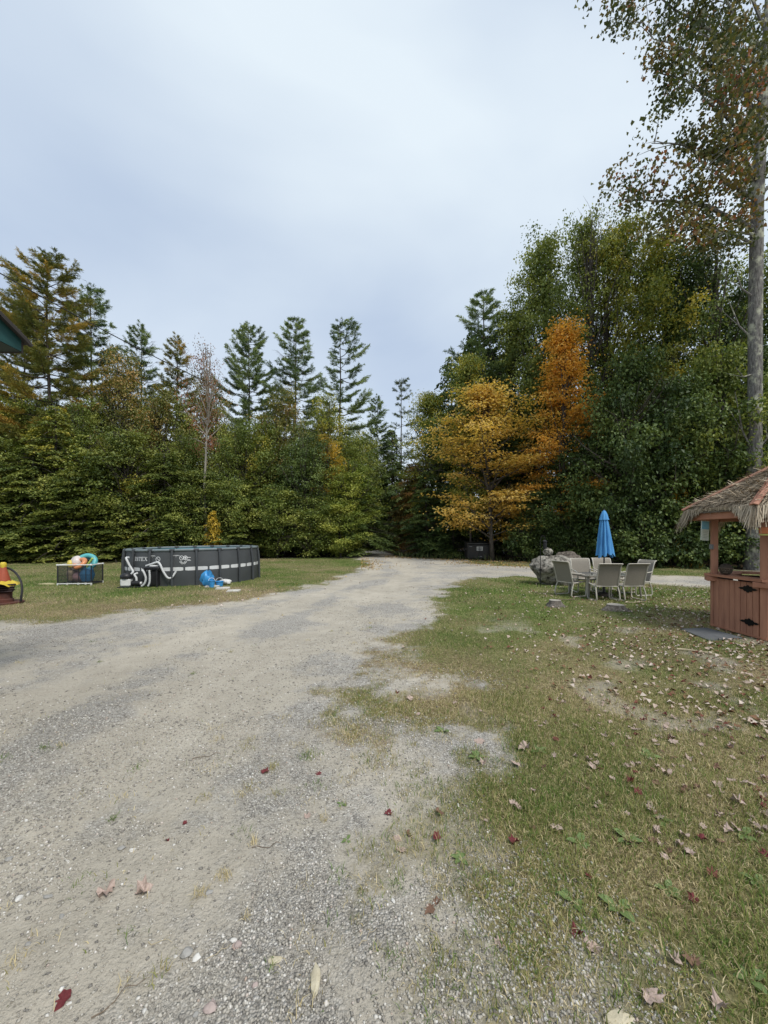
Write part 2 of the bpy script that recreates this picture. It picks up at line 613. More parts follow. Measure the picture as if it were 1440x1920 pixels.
def build_ground():
    xs = np.array(sorted(set(np.round([-x for x in spaced(0.0, 11, .14, .16)] + spaced(0.0, 11, .14, .16) + spaced(11, 34, .3, 1.2) + [-x for x in spaced(11, 34, .3, 1.2)]
                                      + spaced(34, 420, 3, 60) + [-x for x in spaced(34, 420, 3, 60)] + [420.0, -420.0], 4))))
    ys = np.array(sorted(set(np.round([-30, -16, -9, -5] + spaced(-3, 13, .13, .16) + spaced(13, 48, .2, .5) + spaced(48, 620, 1.5, 70) + [620.0], 4))))
    X, Y = np.meshgrid(xs, ys, indexing='ij')
    x, y = X.ravel(), Y.ravel()
    g, w = fields(x, y)
    g2 = turf(x, y, g)[0]
    near = np.clip(1 - np.hypot(x, y - 6) / 60, 0, 1)
    z = np.where(np.hypot(x, y) < 30, gz(x, y), 0.0) + np.clip((y - 60) / 400, 0, 1) * 2.0
    V = np.c_[x, y, z]
    nx, ny = len(xs), len(ys)
    ii, jj = np.meshgrid(np.arange(nx - 1), np.arange(ny - 1), indexing='ij')
    a = (ii * ny + jj).ravel()
    Q = np.c_[a, a + ny, a + ny + 1, a + 1]
    fg = g2[Q].mean(1)
    fw = w[Q].mean(1) + 0.0
    fx, fy = x[Q].mean(1), y[Q].mean(1)
    left = sdf(fx, fy, LAWN_L) > sdf(fx, fy, LAWN_R)
    strip = sdf(fx, fy, STRIP) > np.maximum(sdf(fx, fy, LAWN_L), sdf(fx, fy, LAWN_R))
    cls = np.where(fw < 0, 4, np.where(fg < 0, 0, np.where(strip, 3, np.where(left, 1, 2))))
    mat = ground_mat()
    dry = dryness(x, y, g)
    # wheel tracks: two worn lines that follow the drive from the foreground to the wood
    cl = np.array([(-3.2, -3), (-2.6, 2), (-2.4, 5), (-1.7, 8), (-0.6, 12), (0.5, 17), (0.3, 23), (-0.7, 29), (-1.3, 35), (-2.3, 40), (-6, 45.5)])
    cx = np.interp(y, cl[:, 1], cl[:, 0])
    off = np.abs(x - cx - (fnoise(x, y, .5, 91, 2) - .5) * 1.2)
    track = np.exp(-((off - 0.85) / 0.42) ** 2) * 0.9 - np.exp(-(off / 0.35) ** 2) * .45
    gt, thin = turf(x, y, g)
    for k, nm in enumerate(('driveway', 'lawn', 'lawn', 'lawn', 'forest_floor')):
        q = Q[cls == k]
        u, inv = np.unique(q, return_inverse=True)
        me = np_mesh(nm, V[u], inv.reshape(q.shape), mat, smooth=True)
        for an, arr in (('g', gt), ('w', w), ('dry', dry), ('track', track), ('thin', thin)):
            at_ = me.attributes.new(an, 'FLOAT', 'POINT')
            at_.data.foreach_set('value', arr[u].astype(np.float32))
        tag(link(nm, me), kind='structure')


build_ground()


# ------------------------------------------------------------------ trees
def nrm(v):
    return v / np.maximum(np.linalg.norm(v, axis=-1, keepdims=True), 1e-9)


def leaves(c, d, n, ln, wd, fold=0.25):
    """rhombic folded leaves -> verts, tris"""
    d = nrm(d)
    n = nrm(n - d * (n * d).sum(1, keepdims=True))
    s = np.cross(d, n)
    ln, wd = ln[:, None], wd[:, None]
    v = np.stack([c - d * ln * .5, c + s * wd * .5 + n * wd * fold + d * ln * .05, c + d * ln * .5 - n * ln * .12, c - s * wd * .5 + n * wd * fold + d * ln * .05], 1)
    k = len(c)
    b = np.arange(k)[:, None] * 4
    t = np.concatenate([b + np.array([[0, 1, 2]]), b + np.array([[0, 2, 3]])], 1).reshape(-1, 3)
    return v.reshape(-1, 3), t


def rot_z(v, a):
    c, s = np.cos(a), np.sin(a)
    return np.stack([v[..., 0] * c - v[..., 1] * s, v[..., 0] * s + v[..., 1] * c, v[..., 2]], -1)


class Crown:
    def __init__(self):
        self.c, self.d, self.n, self.l, self.w, self.t = [], [], [], [], [], []

    def put(self, c, d, n, l, w, t):
        for a, b in zip((self.c, self.d, self.n, self.l, self.w, self.t), (c, d, n, l, w, t)):
            a.append(b)

    def mesh(self, name, mat, fold=0.25):
        c, d, n, l, w, t = (np.concatenate(a) for a in (self.c, self.d, self.n, self.l, self.w, self.t))
        v, tr = leaves(c, d, n, l, w, fold)
        return np_mesh(name, v, tr, mat, np.repeat(np.clip(t, 0, 1), 2))


def layered(seed, H, R, base, nb, ll=.2, dens=1.0, droop=.35, power=.75, rise=.25, skirt=.0):
    """beech / hemlock habit: flat drooping sprays in storeys. Returns (trunk MB, crown)"""
    r = np.random.default_rng(seed)
    tr, cr_ = MB(), Crown()
    bend = r.normal(0, .012 * H, 2)
    tp = [(bend[0] * (t ** 2), bend[1] * (t ** 2), H * t) for t in np.linspace(0, 1, 9)]
    tr.tube([(p[0], p[1], p[2] - (.1 if i == 0 else 0)) for i, p in enumerate(tp)], [H * .0115 * (1 - .9 * t) + .012 for t in np.linspace(0, 1, 9)], 8)
    for i in range(nb):
        t = (i + r.random() * .9) / nb
        t = t ** .9
        h = base + (H - base) * t
        prof = R * ((1 - t) ** power) * (1 - skirt * (1 - t) ** 4) + .18
        az = i * 2.39996 + r.normal(0, .35)
        lump = .5 + .5 * math.sin(az * 2 + seed) * math.sin(h * 1.35 + seed * 1.7 + az)
        Lb = prof * r.uniform(.60, 1.05) * (.78 + .38 * lump)
        tx, ty = bend * (h / H) ** 2
        ca, sa = math.cos(az), math.sin(az)
        s = np.linspace(0, 1, 6)
        rs, dr = rise * r.uniform(.4, 1.5), droop * r.uniform(.6, 1.5)
        z = h + Lb * (rs * s - dr * s * s)
        wig = r.normal(0, .05, 6).cumsum() * Lb * .3
        bp = np.stack([tx + ca * Lb * s - sa * wig, ty + sa * Lb * s + ca * wig, z], 1)
        tr.tube(bp, list(np.linspace(.018 + .011 * Lb, .006, 6)), 4, caps=False)
        nt_ = max(6, int(Lb * 7.0 * dens))
        btone = r.uniform(.18, .82)
        for j in range(nt_):
            q = .18 + .82 * (j + r.random()) / nt_
            p0 = np.array([np.interp(q, s, bp[:, k]) for k in range(3)])
            side = 1 if j % 2 else -1
            a2 = az + side * r.uniform(.45, 1.15)
            tl = (.30 * Lb * (1.15 - q) + .28) * r.uniform(.7, 1.25)
            kk = max(6, int(tl * 22 * dens))
            u = r.random(kk) ** .8
            lat = r.normal(0, .10, kk) * (.6 + tl * .4)
            dv = np.array([math.cos(a2), math.sin(a2), 0])
            sv = np.array([-math.sin(a2), math.cos(a2), 0])
            zz = -u * u * tl * r.uniform(.1, .7) - np.abs(lat) * .25 + r.normal(0, .06, kk)
            c = p0 + dv * (u * tl)[:, None] + sv * lat[:, None] + np.array([0, 0, 1.0]) * zz[:, None]
            ang = a2 + np.sign(lat) * r.uniform(.2, 1.1, kk)
            d = np.stack([np.cos(ang), np.sin(ang), -.35 + r.normal(0, .25, kk)], 1)
            n = np.stack([r.normal(0, .5, kk) + .3 * ca, r.normal(0, .5, kk) + .3 * sa, np.ones(kk)], 1)
            l = ll * r.uniform(.7, 1.25, kk)
            cr_.put(c, d, n, l, l * r.uniform(.5, .68, kk), np.clip(btone + r.normal(0, .13) + r.normal(0, .13, kk), 0, 1))
    return tr, cr_


def broad(seed, H, R, base, nl, ll=.22, sub=6, per=46, sig=.42, up=.55, trunk_r=.012, gaps=.0, fork=.78, lean=(0, 0), zf=.62, cone=0.0):
    """maple / oak habit: rising limbs that carry rounded leaf clusters"""
    r = np.random.default_rng(seed)
    tr, cr_ = MB(), Crown()
    K = 10
    ts = np.linspace(0, fork, K)
    bx = np.cumsum(np.r_[0, r.normal(0, .010 * H, K - 1)]) + lean[0] * ts ** 1.5
    by = np.cumsum(np.r_[0, r.normal(0, .010 * H, K - 1)]) + lean[1] * ts ** 1.5
    rad = [H * trunk_r * (1 - .80 * t / fork) + .02 for t in ts]
    rad[0] *= 1.25
    tr.tube([(bx[i], by[i], H * ts[i] - (.15 if i == 0 else 0)) for i in range(K)], rad, 9)
    mid, hr = (H + base) / 2, (H - base) / 2
    for i in range(nl):
        t = (i + .5) / nl
        th = base + (H * fork - base) * (t ** .9) * r.uniform(.85, 1.0)
        th = max(th, base * .9)
        o = np.array([np.interp(th / H, ts, bx), np.interp(th / H, ts, by), th])
        az = i * 2.39996 + r.normal(0, .4)
        # aim at a point of the ellipsoidal crown
        ez = base + (H - base) * np.clip(t + r.normal(.12, .1), .03, 1.0)
        e = np.clip((ez - mid) / hr, -1, 1)
        er = R * math.sqrt(max(0.03, 1 - abs(e) ** 2.2)) * r.uniform(.55, 1.08) * (1 + cone * (.45 - (e + 1) / 2) * 1.6)
        tip = np.array([o[0] + math.cos(az) * er, o[1] + math.sin(az) * er, max(ez, th * .94)])
        s = np.linspace(0, 1, 6)[:, None]
        ctrl = o + (tip - o) * .5 + np.array([0, 0, -up * .25 * np.linalg.norm(tip - o)])
        bp = (1 - s) ** 2 * o + 2 * s * (1 - s) * ctrl + s ** 2 * tip
        bp += r.normal(0, .03, bp.shape) * np.linalg.norm(tip - o) * .4 * s
        Lb = np.linalg.norm(tip - o)
        tr.tube(bp, list(np.linspace(.03 + .012 * Lb, .010, 6)), 5, caps=False)
        btone = r.uniform(.2, .8)
        for j in range(sub):
            if r.random() < gaps:
                continue
            q = .35 + .65 * (j + r.random()) / sub
            p0 = np.array([np.interp(q, s[:, 0], bp[:, k]) for k in range(3)])
            dd = nrm(np.array([math.cos(az), math.sin(az), .25]) + r.normal(0, .75, 3))
            tl = r.uniform(.35, 1.0) * (.45 + .13 * Lb)
            p1 = p0 + dd * tl
            tr.tube([p0, p0 + dd * tl * .55 + r.normal(0, .04, 3), p1], [.016, .010, .005], 3, caps=False)
            kk = int(per * r.uniform(.5, 1.4))
            u = r.random(kk)[:, None]
            g = r.normal(0, 1, (kk, 3)) * np.array([sig, sig, sig * zf]) * r.uniform(.6, 1.25)
            c = p0 + (p1 - p0) * (.35 + .75 * u) + g
            out = nrm(g + .0001)
            d = nrm(out * .8 + r.normal(0, .5, (kk, 3)) + np.array([0, 0, -.35]))
            n = nrm(np.array([0, 0, 1.0]) + out * .35 + r.normal(0, .45, (kk, 3)))
            l = ll * r.uniform(.65, 1.25, kk)
            cr_.put(c, d, n, l, l * r.uniform(.55, .8, kk), np.clip(btone + r.normal(0, .14) + r.normal(0, .12, kk), 0, 1))
    return tr, cr_


def pine(seed, H, R, base, step=1.1, dens=1.0, asym=None, power=.8, ln=.26, nb=(4, 6)):
    """white pine: well separated whorls of level limbs that carry flat feathery plumes"""
    r = np.random.default_rng(seed)
    tr, cr_ = MB(), Crown()
    K = 12
    ts = np.linspace(0, 1, K)
    bx, by = (np.cumsum(np.r_[0, r.normal(0, .003 * H, K - 1)]) for _ in range(2))
    tr.tube([(bx[i], by[i], H * ts[i] - (.15 if i == 0 else 0)) for i in range(K)], [H * .0095 * (1 - .95 * t) + .012 for t in ts], 8)
    for k in range(int(base / .9)):                      # dead stubs below the crown
        z0, az = r.uniform(base * .35, base), r.uniform(0, 6.28)
        p = np.array([np.interp(z0 / H, ts, bx), np.interp(z0 / H, ts, by), z0])
        q = p + np.array([math.cos(az), math.sin(az), r.uniform(-.2, .15)]) * r.uniform(.5, 1.6)
        tr.tube([p, (p + q) / 2 + r.normal(0, .05, 3), q], [.025, .016, .006], 4, caps=False)
    h, wi = base, 0
    while h < H - .1:
        t = (h - base) / (H - base)
        n_b = int(r.integers(nb[0], nb[1] + 1))
        for b in range(n_b):
            az = 2 * math.pi * (b + r.random() * .6) / n_b + wi * 1.1
            Lb = (R * (1 - t) ** power * (.6 + .4 * min(1, t * 4 + .2)) + .30) * r.choice([.5, .8, 1.0, 1.2], p=[.2, .25, .35, .2]) * r.uniform(.9, 1.1)
            if asym is not None:
                Lb *= 1 + .35 * math.cos(az - asym)
            ca, sa = math.cos(az), math.sin(az)
            s = np.linspace(0, 1, 6)
            rise = .02 + .55 * t ** 2.0 + r.normal(0, .07)
            o = np.array([np.interp(h / H, ts, bx), np.interp(h / H, ts, by), h + r.normal(0, .16)])
            z = o[2] + Lb * (rise * s - .10 * np.sin(math.pi * s) + .10 * s ** 3)
            bp = np.stack([o[0] + ca * Lb * s, o[1] + sa * Lb * s, z], 1)
            bp[:, :2] += (r.normal(0, .05, (6, 2)).cumsum(0) * Lb * .25)
            tr.tube(bp, list(np.linspace(.012 + .010 * Lb, .006, 6)), 4, caps=False)
            bt = r.uniform(.2, .9)
            m = max(6, int(Lb * 8.5 * dens))
            for j in range(m):
                q = 1 - .66 * ((j + r.random()) / m)
                if t > .7:
                    q = r.uniform(.3, 1)
                p0 = np.array([np.interp(q, s, bp[:, k]) for k in range(3)])
                a2 = az + (1 if j % 2 else -1) * r.uniform(.2, 1.0)
                tl = r.uniform(.3, 1.0) * (.42 + .13 * Lb)
                dv = np.array([math.cos(a2), math.sin(a2), r.uniform(-.02, .22)])
                tr.tube([p0, p0 + dv * tl], [.008, .003], 3, caps=False)
                kk = int(24 * (.6 + tl))
                u = (.2 + .8 * r.random(kk))[:, None]
                c = p0 + dv * tl * u + r.normal(0, .035, (kk, 3))
                d = nrm(dv + r.normal(0, .6, (kk, 3)) * np.array([1, 1, .7]) + np.array([0, 0, .12]))
                n = nrm(np.array([0, 0, 1.0]) + r.normal(0, .6, (kk, 3)))
                l = ln * r.uniform(.6, 1.2, kk)
                cr_.put(c + d * l[:, None] * .4, d, n, l, l * r.uniform(.08, .14, kk), np.clip(bt + r.normal(0, .10) + r.normal(0, .12, kk), 0, 1))
        h += step * r.uniform(.75, 1.3) * (1.1 - .5 * t)
        wi += 1
    return tr, cr_


G = lambda *s: [(p, c) for p, c in s]
LM = {
    'dark': leaf_mat('leaf_dark_green', G((0, (0.034, 0.062, 0.018)), (.5, (0.083, 0.128, 0.034)), (1, (0.200, 0.252, 0.069))), .22),
    'hem': leaf_mat('leaf_hemlock_green', G((0, (0.044, 0.070, 0.017)), (.5, (0.124, 0.161, 0.033)), (1, (0.312, 0.330, 0.074))), .25),
    'hemyel': leaf_mat('leaf_olive_yellow', G((0, (0.069, 0.109, 0.026)), (.5, (0.195, 0.221, 0.047)), (1, (0.494, 0.416, 0.065))), .3),
    'green': leaf_mat('leaf_mid_green', G((0, (0.077, 0.116, 0.029)), (.5, (0.178, 0.227, 0.052)), (1, (0.383, 0.401, 0.101))), .3),
    'light': leaf_mat('leaf_light_green', G((0, (0.108, 0.159, 0.031)), (.5, (0.230, 0.281, 0.052)), (1, (0.446, 0.460, 0.101))), .32),
    'bronze': leaf_mat('leaf_bronze', G((0, (.075, .10, .026)), (.5, (.17, .18, .048)), (.8, (.30, .235, .07)), (1, (.44, .28, .10))), .3, patch=.35),
    'brown': leaf_mat('leaf_russet', G((0, (0.095, 0.095, 0.034)), (.5, (0.237, 0.177, 0.053)), (1, (0.522, 0.261, 0.084))), .3),
    'orange': leaf_mat('leaf_orange', G((0, (.22, .21, .045)), (.2, (.48, .34, .075)), (.6, (.70, .47, .12)), (1, (.80, .63, .24))), .46, patch=.3),
    'deeporange': leaf_mat('leaf_deep_orange', G((0, (.30, .16, .03)), (.3, (.62, .33, .05)), (.7, (.80, .45, .085)), (1, (.84, .58, .17))), .46, patch=.25),
    'gold': leaf_mat('leaf_golden', G((0, (0.106, 0.117, 0.019)), (.35, (0.318, 0.233, 0.025)), (.7, (0.594, 0.371, 0.037)), (1, (0.721, 0.498, 0.095))), .34, patch=.4),
    'yellow': leaf_mat('leaf_yellow', G((0, (0.200, 0.175, 0.019)), (.5, (0.526, 0.375, 0.037)), (1, (0.750, 0.550, 0.100))), .34),
    'yelgreen': leaf_mat('leaf_yellow_green', G((0, (0.092, 0.138, 0.030)), (.5, (0.230, 0.265, 0.051)), (1, (0.575, 0.483, 0.081))), .32),
    'maple': leaf_mat('leaf_maple_turning', G((0, (0.041, 0.058, 0.017)), (.5, (0.102, 0.114, 0.031)), (.82, (0.180, 0.138, 0.041)), (1, (0.288, 0.108, 0.048))), .3, patch=.45),
    'red': leaf_mat('leaf_reddish', G((0, (0.080, 0.072, 0.032)), (.5, (0.224, 0.112, 0.056)), (1, (0.416, 0.160, 0.096))), .3),
    'pine': leaf_mat('needle_green', G((0, (0.088, 0.151, 0.066)), (.5, (0.195, 0.276, 0.111)), (1, (0.416, 0.498, 0.195))), .12, .7),
    'pineol': leaf_mat('needle_olive', G((0, (0.100, 0.133, 0.040)), (.45, (0.232, 0.251, 0.064)), (.8, (0.423, 0.362, 0.090)), (1, (0.665, 0.443, 0.112))), .12, .7, patch=.3),
    'pinepale': leaf_mat('needle_pale', G((0, (0.095, 0.143, 0.084)), (1, (0.285, 0.333, 0.190))), .12, .7),
}
BM = {
    'grey': bark_mat('bark_grey_brown', (.12, .105, .09), (.045, .038, .032)),
    'pale': bark_mat('bark_pale', (.36, .33, .28), (.17, .15, .12), vs=(8, 8, .8)),
    'pine': bark_mat('bark_pine', (.10, .082, .068), (.035, .028, .023)),
    'lichen': bark_mat('bark_with_lichen', (.24, .228, .21), (.06, .055, .05), lichen=(.44, .44, .33), vs=(9, 9, 1.6), lscale=2.6, lth=.515),
}

PROTO = {}


def proto(key, gen, bark, leaf, fold=.25):
    t, c = gen
    tm = bpy.data.meshes.new('trunk')
    tm.from_pydata(t.v, [], t.f)
    tm.polygons.foreach_set('use_smooth', [True] * len(tm.polygons))
    tm.materials.append(BM[bark])
    cm = c.mesh('crown', LM[leaf], fold)
    top = max(np.concatenate(c.c)[:, 2])
    rad = np.percentile(np.hypot(*np.concatenate(c.c)[:, :2].T), 97)
    PROTO[key] = (tm, cm, top, rad)


proto('lay1', layered(1, 11, 2.9, .3, 104, power=.62, dens=1.2, ll=.175), 'grey', 'hem')
proto('lay2', layered(2, 11, 3.1, .4, 100, droop=.45, power=.5, dens=1.2, ll=.175), 'grey', 'hem')
proto('lay3', layered(3, 9, 2.8, .3, 92, droop=.5, power=.42, dens=1.2, ll=.175), 'grey', 'hem')
proto('beech1', broad(4, 13, 3.4, 1.3, 58, ll=.17, sub=8, per=62, sig=.52, up=.1, zf=.17, fork=.93, gaps=.36, trunk_r=.008), 'grey', 'orange')
proto('beech2', broad(5, 15, 2.5, 2.0, 64, ll=.17, sub=8, per=52, sig=.46, up=.0, zf=.14, fork=.97, gaps=.38, cone=1.0, trunk_r=.008), 'grey', 'orange')
proto('hemb', broad(31, 10, 3.0, .3, 56, ll=.175, sub=8, per=52, sig=.46, up=.0, zf=.24, fork=.92, gaps=.15), 'grey', 'hem')
proto('br1', broad(11, 14, 3.6, 2.5, 42, ll=.19, sub=7, per=56, sig=.44, zf=.5, gaps=.12), 'grey', 'green')
proto('br2', broad(12, 16, 3.4, 4.0, 44, ll=.19, sub=7, per=54, sig=.44, zf=.5, gaps=.12), 'grey', 'green')
proto('br3', broad(13, 20, 3.6, 6.0, 44, ll=.20, sub=8, per=82, gaps=.28, sig=.50, zf=.5, up=.1), 'grey', 'green')
proto('oak1', broad(14, 11, 3.6, .7, 50, ll=.215, sub=7, per=54, sig=.46, fork=.85, zf=.45, gaps=.1), 'grey', 'dark')
proto('oak2', broad(15, 9, 3.2, .5, 44, ll=.215, sub=7, per=54, sig=.44, fork=.85, zf=.45, gaps=.1), 'grey', 'dark')
proto('sparse', broad(16, 14, 2.4, 7.0, 24, ll=.16, sub=5, per=30, sig=.45, gaps=.15, up=.1), 'pale', 'red')
proto('shrub1', broad(17, 3.0, 1.7, .15, 26, ll=.2, sub=5, per=34, sig=.26, trunk_r=.01), 'grey', 'dark')
proto('shrub2', layered(18, 3.6, 1.5, .2, 40, ll=.17), 'grey', 'hem')
proto('pine1', pine(21, 22, 4.8, 8.0, step=.92, dens=1.5, power=.55, nb=(5, 7)), 'pine', 'pine')
proto('pine2', pine(22, 22, 3.6, 9.5, step=1.1, dens=1.25, asym=.2, power=.6), 'pine', 'pine')
proto('pine3', pine(23, 20, 3.8, 5.0, step=.9, dens=1.4, power=.8, nb=(5, 6)), 'pine', 'pine')
proto('pine4', pine(24, 16, 2.2, 7.0, step=1.2, dens=.6), 'pine', 'pinepale')



def tree(name, key, px, Y, top, rad, leaf, label, bark=None, group=None, rot=None, hgt=None):
    """px, top: photo column and the row of the crown's top; Y distance; rad crown radius in metres"""
    tm, cm, h0, r0 = PROTO[key]
    X = (px - CX) / F * Y
    H = hgt or EYE + (HY - top) / F * Y
    o = thing(name, label, 'shrub' if 'shrub' in name else 'tree', (X, Y, 0), 0, group)
    for nm, me, mt in (('trunk', tm, BM.get(bark)), ('crown', cm, LM[leaf])):
        c = link(nm, me, o)
        c.rotation_euler = (0, 0, RNG.uniform(0, 6.28) if rot is None else rot)
        c.scale = (rad / r0, rad / r0, H / h0)
        if nm == 'crown' and True:
            c.rotation_euler = o.children[0].rotation_euler
        if mt is not None and me.materials[0] is not mt:
            c.material_slots[0].link = 'OBJECT'
            c.material_slots[0].material = mt
    return o


T = tree
# left wood, pines over the lower trees
T('white_pine_tree', 'pine1', 92, 31, 470, 5.0, 'pineol', 'tall broad pine with olive and rusty needles above the green roof corner', rot=1.0)
T('white_pine_tree', 'pine1', 45, 37, 545, 4.0, 'pineol', 'olive pine half hidden behind the broad rusty pine')
T('white_pine_tree', 'pine3', 172, 35, 532, 3.6, 'pine', 'dark green pine whose level limbs reach past the broad rusty pine')
T('white_pine_tree', 'pine3', 264, 38, 608, 3.4, 'pine', 'dark green pine rising behind bronze-leaved trees under the wire', group='')
T('white_pine_tree', 'pine3', 334, 38, 630, 3.2, 'pineol', 'olive green pine beside the tall thin pale-barked tree')
T('birch_tree', 'sparse', 388, 26.5, 636, 1.7, 'red', 'slender pale-barked tree with bare stem and thin reddish top behind the pool', bark='pale')
T('white_pine_tree', 'pine1', 470, 40, 604, 3.7, 'pine', 'dark pine with flat layered limbs and twin stems, seen left of a fuller green pine')
T('white_pine_tree', 'pine3', 553, 40, 590, 4.2, 'pine', 'full green pyramidal pine above a bronze-leaved tree')
T('white_pine_tree', 'pine2', 641, 36, 588, 3.4, 'pine', 'tall open pine with bare dark stem and long limbs on one side', rot=0.0)
T('white_pine_tree', 'pine4', 752, 52, 708, 2.8, 'pinepale', 'thin pale see-through pine above the gap where the drive enters the wood')
T('white_pine_tree', 'pine3', 708, 50, 742, 3.0, 'pine', 'short green pine beyond the bend of the drive')
T('white_pine_tree', 'pine3', 820, 50, 760, 3.4, 'pine', 'green pine far back right of the drive')
T('maple_tree', 'br2', 225, 31.5, 640, 2.9, 'bronze', 'bronze and tan leaved tree below the overhead wire')
T('maple_tree', 'br1', 300, 31, 705, 2.9, 'bronze', 'fading bronze-green tree in front of the olive pine')
T('maple_tree', 'br2', 395, 33, 700, 2.5, 'bronze', 'bronze-green tree behind the slender pale-barked stem')
T('maple_tree', 'br1', 528, 33, 712, 3.1, 'bronze', 'round tan-topped tree standing below the full green pine')
T('maple_tree', 'br2', 615, 33, 735, 2.5, 'yelgreen', 'olive green tree beside the open pine with the bare stem')
T('maple_tree', 'br1', 575, 29.5, 790, 2.5, 'dark', 'dark bluish green round-crowned tree right of the pool')
T('maple_tree', 'br1', 652, 30.5, 848, 2.9, 'light', 'fresh light green maple leaning over the bend of the drive')
T('maple_tree', 'br2', 612, 31, 808, 1.9, 'gold', 'small golden orange tree amid green ones right of the pool')
T('maple_tree', 'br1', 455, 30, 770, 2.8, 'green', 'mid green tree behind the far end of the pool')
T('maple_tree', 'br1', 340, 29.5, 800, 2.7, 'green', 'green tree below the olive pine at the edge of the wood')
T('maple_tree', 'br2', 30, 30, 720, 2.8, 'yelgreen', 'thin yellow-green tree under the broad rusty pine')
T('maple_tree', 'br1', 150, 29, 735, 2.7, 'green', 'green tree between the rusty pine and the bronze tree')
for px, Y, top, rd, lf, lb in ((70, 30.5, 735, 2.8, 'green', 'green tree below the trunk of the broad rusty pine'), (195, 33, 728, 2.6, 'green', 'green tree behind the bronze tree under the wire'), (268, 33.5, 735, 2.6, 'yelgreen', 'yellowish green tree below the dark pine under the wire'),
                           (352, 32, 745, 2.6, 'green', 'green tree left of the slender pale-barked tree'), (432, 32.5, 765, 2.6, 'green', 'green tree between the slender pale tree and the dark layered pine'), (492, 31.5, 765, 2.5, 'yelgreen', 'yellowish green tree in front of the dark layered pine'),
                           (590, 32, 785, 2.5, 'green', 'green tree between the tan-topped tree and the open pine'), (665, 34, 815, 2.8, 'green', 'green tree right of the open pine'), (-20, 31, 690, 2.8, 'green', 'green tree under the roof corner')):
    T('maple_tree', 'br2' if px % 2 else 'br1', px, Y, top, rd, lf, lb)
FR = 'dark layered hemlocks along the left lawn'
for px, Y, top, rd, key, lb in ((-130, 24.5, 740, 3.4, 'lay2', 'dense hemlock below the green roof corner, end of the dark row'), (-30, 24.5, 810, 3.0, 'hemb', 'dense dark hemlock behind the orange cone'),
                                (60, 25, 835, 2.9, 'lay2', 'dark hemlock between the cone and the toy bin'), (165, 25.5, 815, 3.0, 'lay1', 'tall dark hemlock straight behind the toy bin'),
                                (235, 26, 800, 3.0, 'hemb', 'tall round-topped hemlock behind the lettered end of the pool'), (310, 26, 850, 2.9, 'lay2', 'dark hemlock behind the middle of the pool'),
                                (375, 27, 880, 2.7, 'hemb', 'dark hemlock at the foot of the slender pale-barked tree'), (455, 28, 900, 2.8, 'lay1', 'dark hemlock behind the plain end of the pool'),
                                (20, 24.3, 925, 2.4, 'lay3', 'low bushy hemlock at the lawn edge behind the cone'), (130, 24.8, 915, 2.4, 'lay3', 'low bushy hemlock at the lawn edge behind the toy bin'),
                                (215, 25, 930, 2.3, 'lay1', 'low drooping hemlock between the toy bin and the pool'), (290, 25.5, 940, 2.2, 'lay3', 'low drooping hemlock right behind the pool lettering')):
    T('hemlock_tree', key, px, Y, top, rd, 'hem', lb, group=FR)
T('beech_tree', 'lay2', 105, 26.5, 762, 2.9, 'hemyel', 'yellow-green layered tree rising out of the dark hemlocks')
T('beech_tree', 'shrub2', 398, 25.6, 958, .85, 'yellow', 'small bright yellow sapling behind the pool')
T('beech_tree', 'shrub2', 292, 24.6, 950, .8, 'hemyel', 'small yellowish sapling in front of the dark hemlocks')
for px, Y, top, rd, lf, lb in ((520, 28.5, 905, 2.4, 'green', 'low bushy green maple just past the plain end of the pool'), (585, 28.6, 925, 2.2, 'green', 'low bushy green maple midway between pool and drive'),
                           (640, 28.8, 935, 2.0, 'light', 'low light green maple at the inside of the bend')):
    T('maple_tree', 'oak2', px, Y, top, rd, lf, lb, group='low maples between pool and drive')
# where the drive enters the wood
T('beech_tree', 'lay1', 735, 47, 805, 3.2, 'dark', 'dark tree deep in the gap beyond the bend')
T('maple_tree', 'br1', 690, 48, 800, 3.6, 'green', 'green tree closing the gap beyond the bend')
T('maple_tree', 'br2', 660, 44, 790, 3.4, 'yelgreen', 'yellowish green tree beyond the bend, left of the gap')
T('beech_tree', 'beech1', 805, 33, 738, 2.7, 'yelgreen', 'tall yellow-green beech next to the big orange tree')
T('beech_tree', 'lay3', 782, 35, 868, 2.5, 'brown', 'russet-tinged bushy tree right of the bend in the drive')
T('hemlock_tree', 'lay1', 800, 30.5, 885, 2.4, 'dark', 'dark hemlock right of the bend in the drive')
T('hemlock_tree', 'lay3', 850, 29.5, 910, 2.3, 'dark', 'dark low hemlock beside the black dumpster')
# right wood
T('white_pine_tree', 'pine3', 905, 31, 540, 3.9, 'pine', 'tall dark pine behind the orange trees', rot=2.2)
T('maple_tree', 'br3', 955, 30, 560, 3.0, 'green', 'dark green broadleaf tree between the pine and the tallest trees')
T('maple_tree', 'br3', 1010, 28, 436, 2.9, 'green', 'tall green tree with a feathery top left of the tallest pair')
T('maple_tree', 'br3', 1092, 27, 385, 2.8, 'green', 'one of the tallest green trees, straight above the orange cone-shaped tree')
T('maple_tree', 'br3', 1152, 27, 395, 2.8, 'yelgreen', 'tall yellowish green tree beside the tallest green tree')
T('maple_tree', 'br3', 1235, 25.5, 430, 3.0, 'yelgreen', 'tall loose olive tree with gaps of sky near the lichened trunk')
T('maple_tree', 'br3', 1318, 24.5, 440, 3.2, 'dark', 'dark tall tree close behind the lichened trunk')
T('maple_tree', 'br2', 1395, 25, 470, 3.2, 'green', 'green tree half hidden by the lichened trunk')
T('maple_tree', 'br2', 1490, 24, 420, 3.4, 'green', 'green tree right of the lichened trunk')
T('beech_tree', 'beech1', 924, 25.5, 722, 4.1, 'orange', 'wide orange beech spreading over the black dumpster', rot=.7)
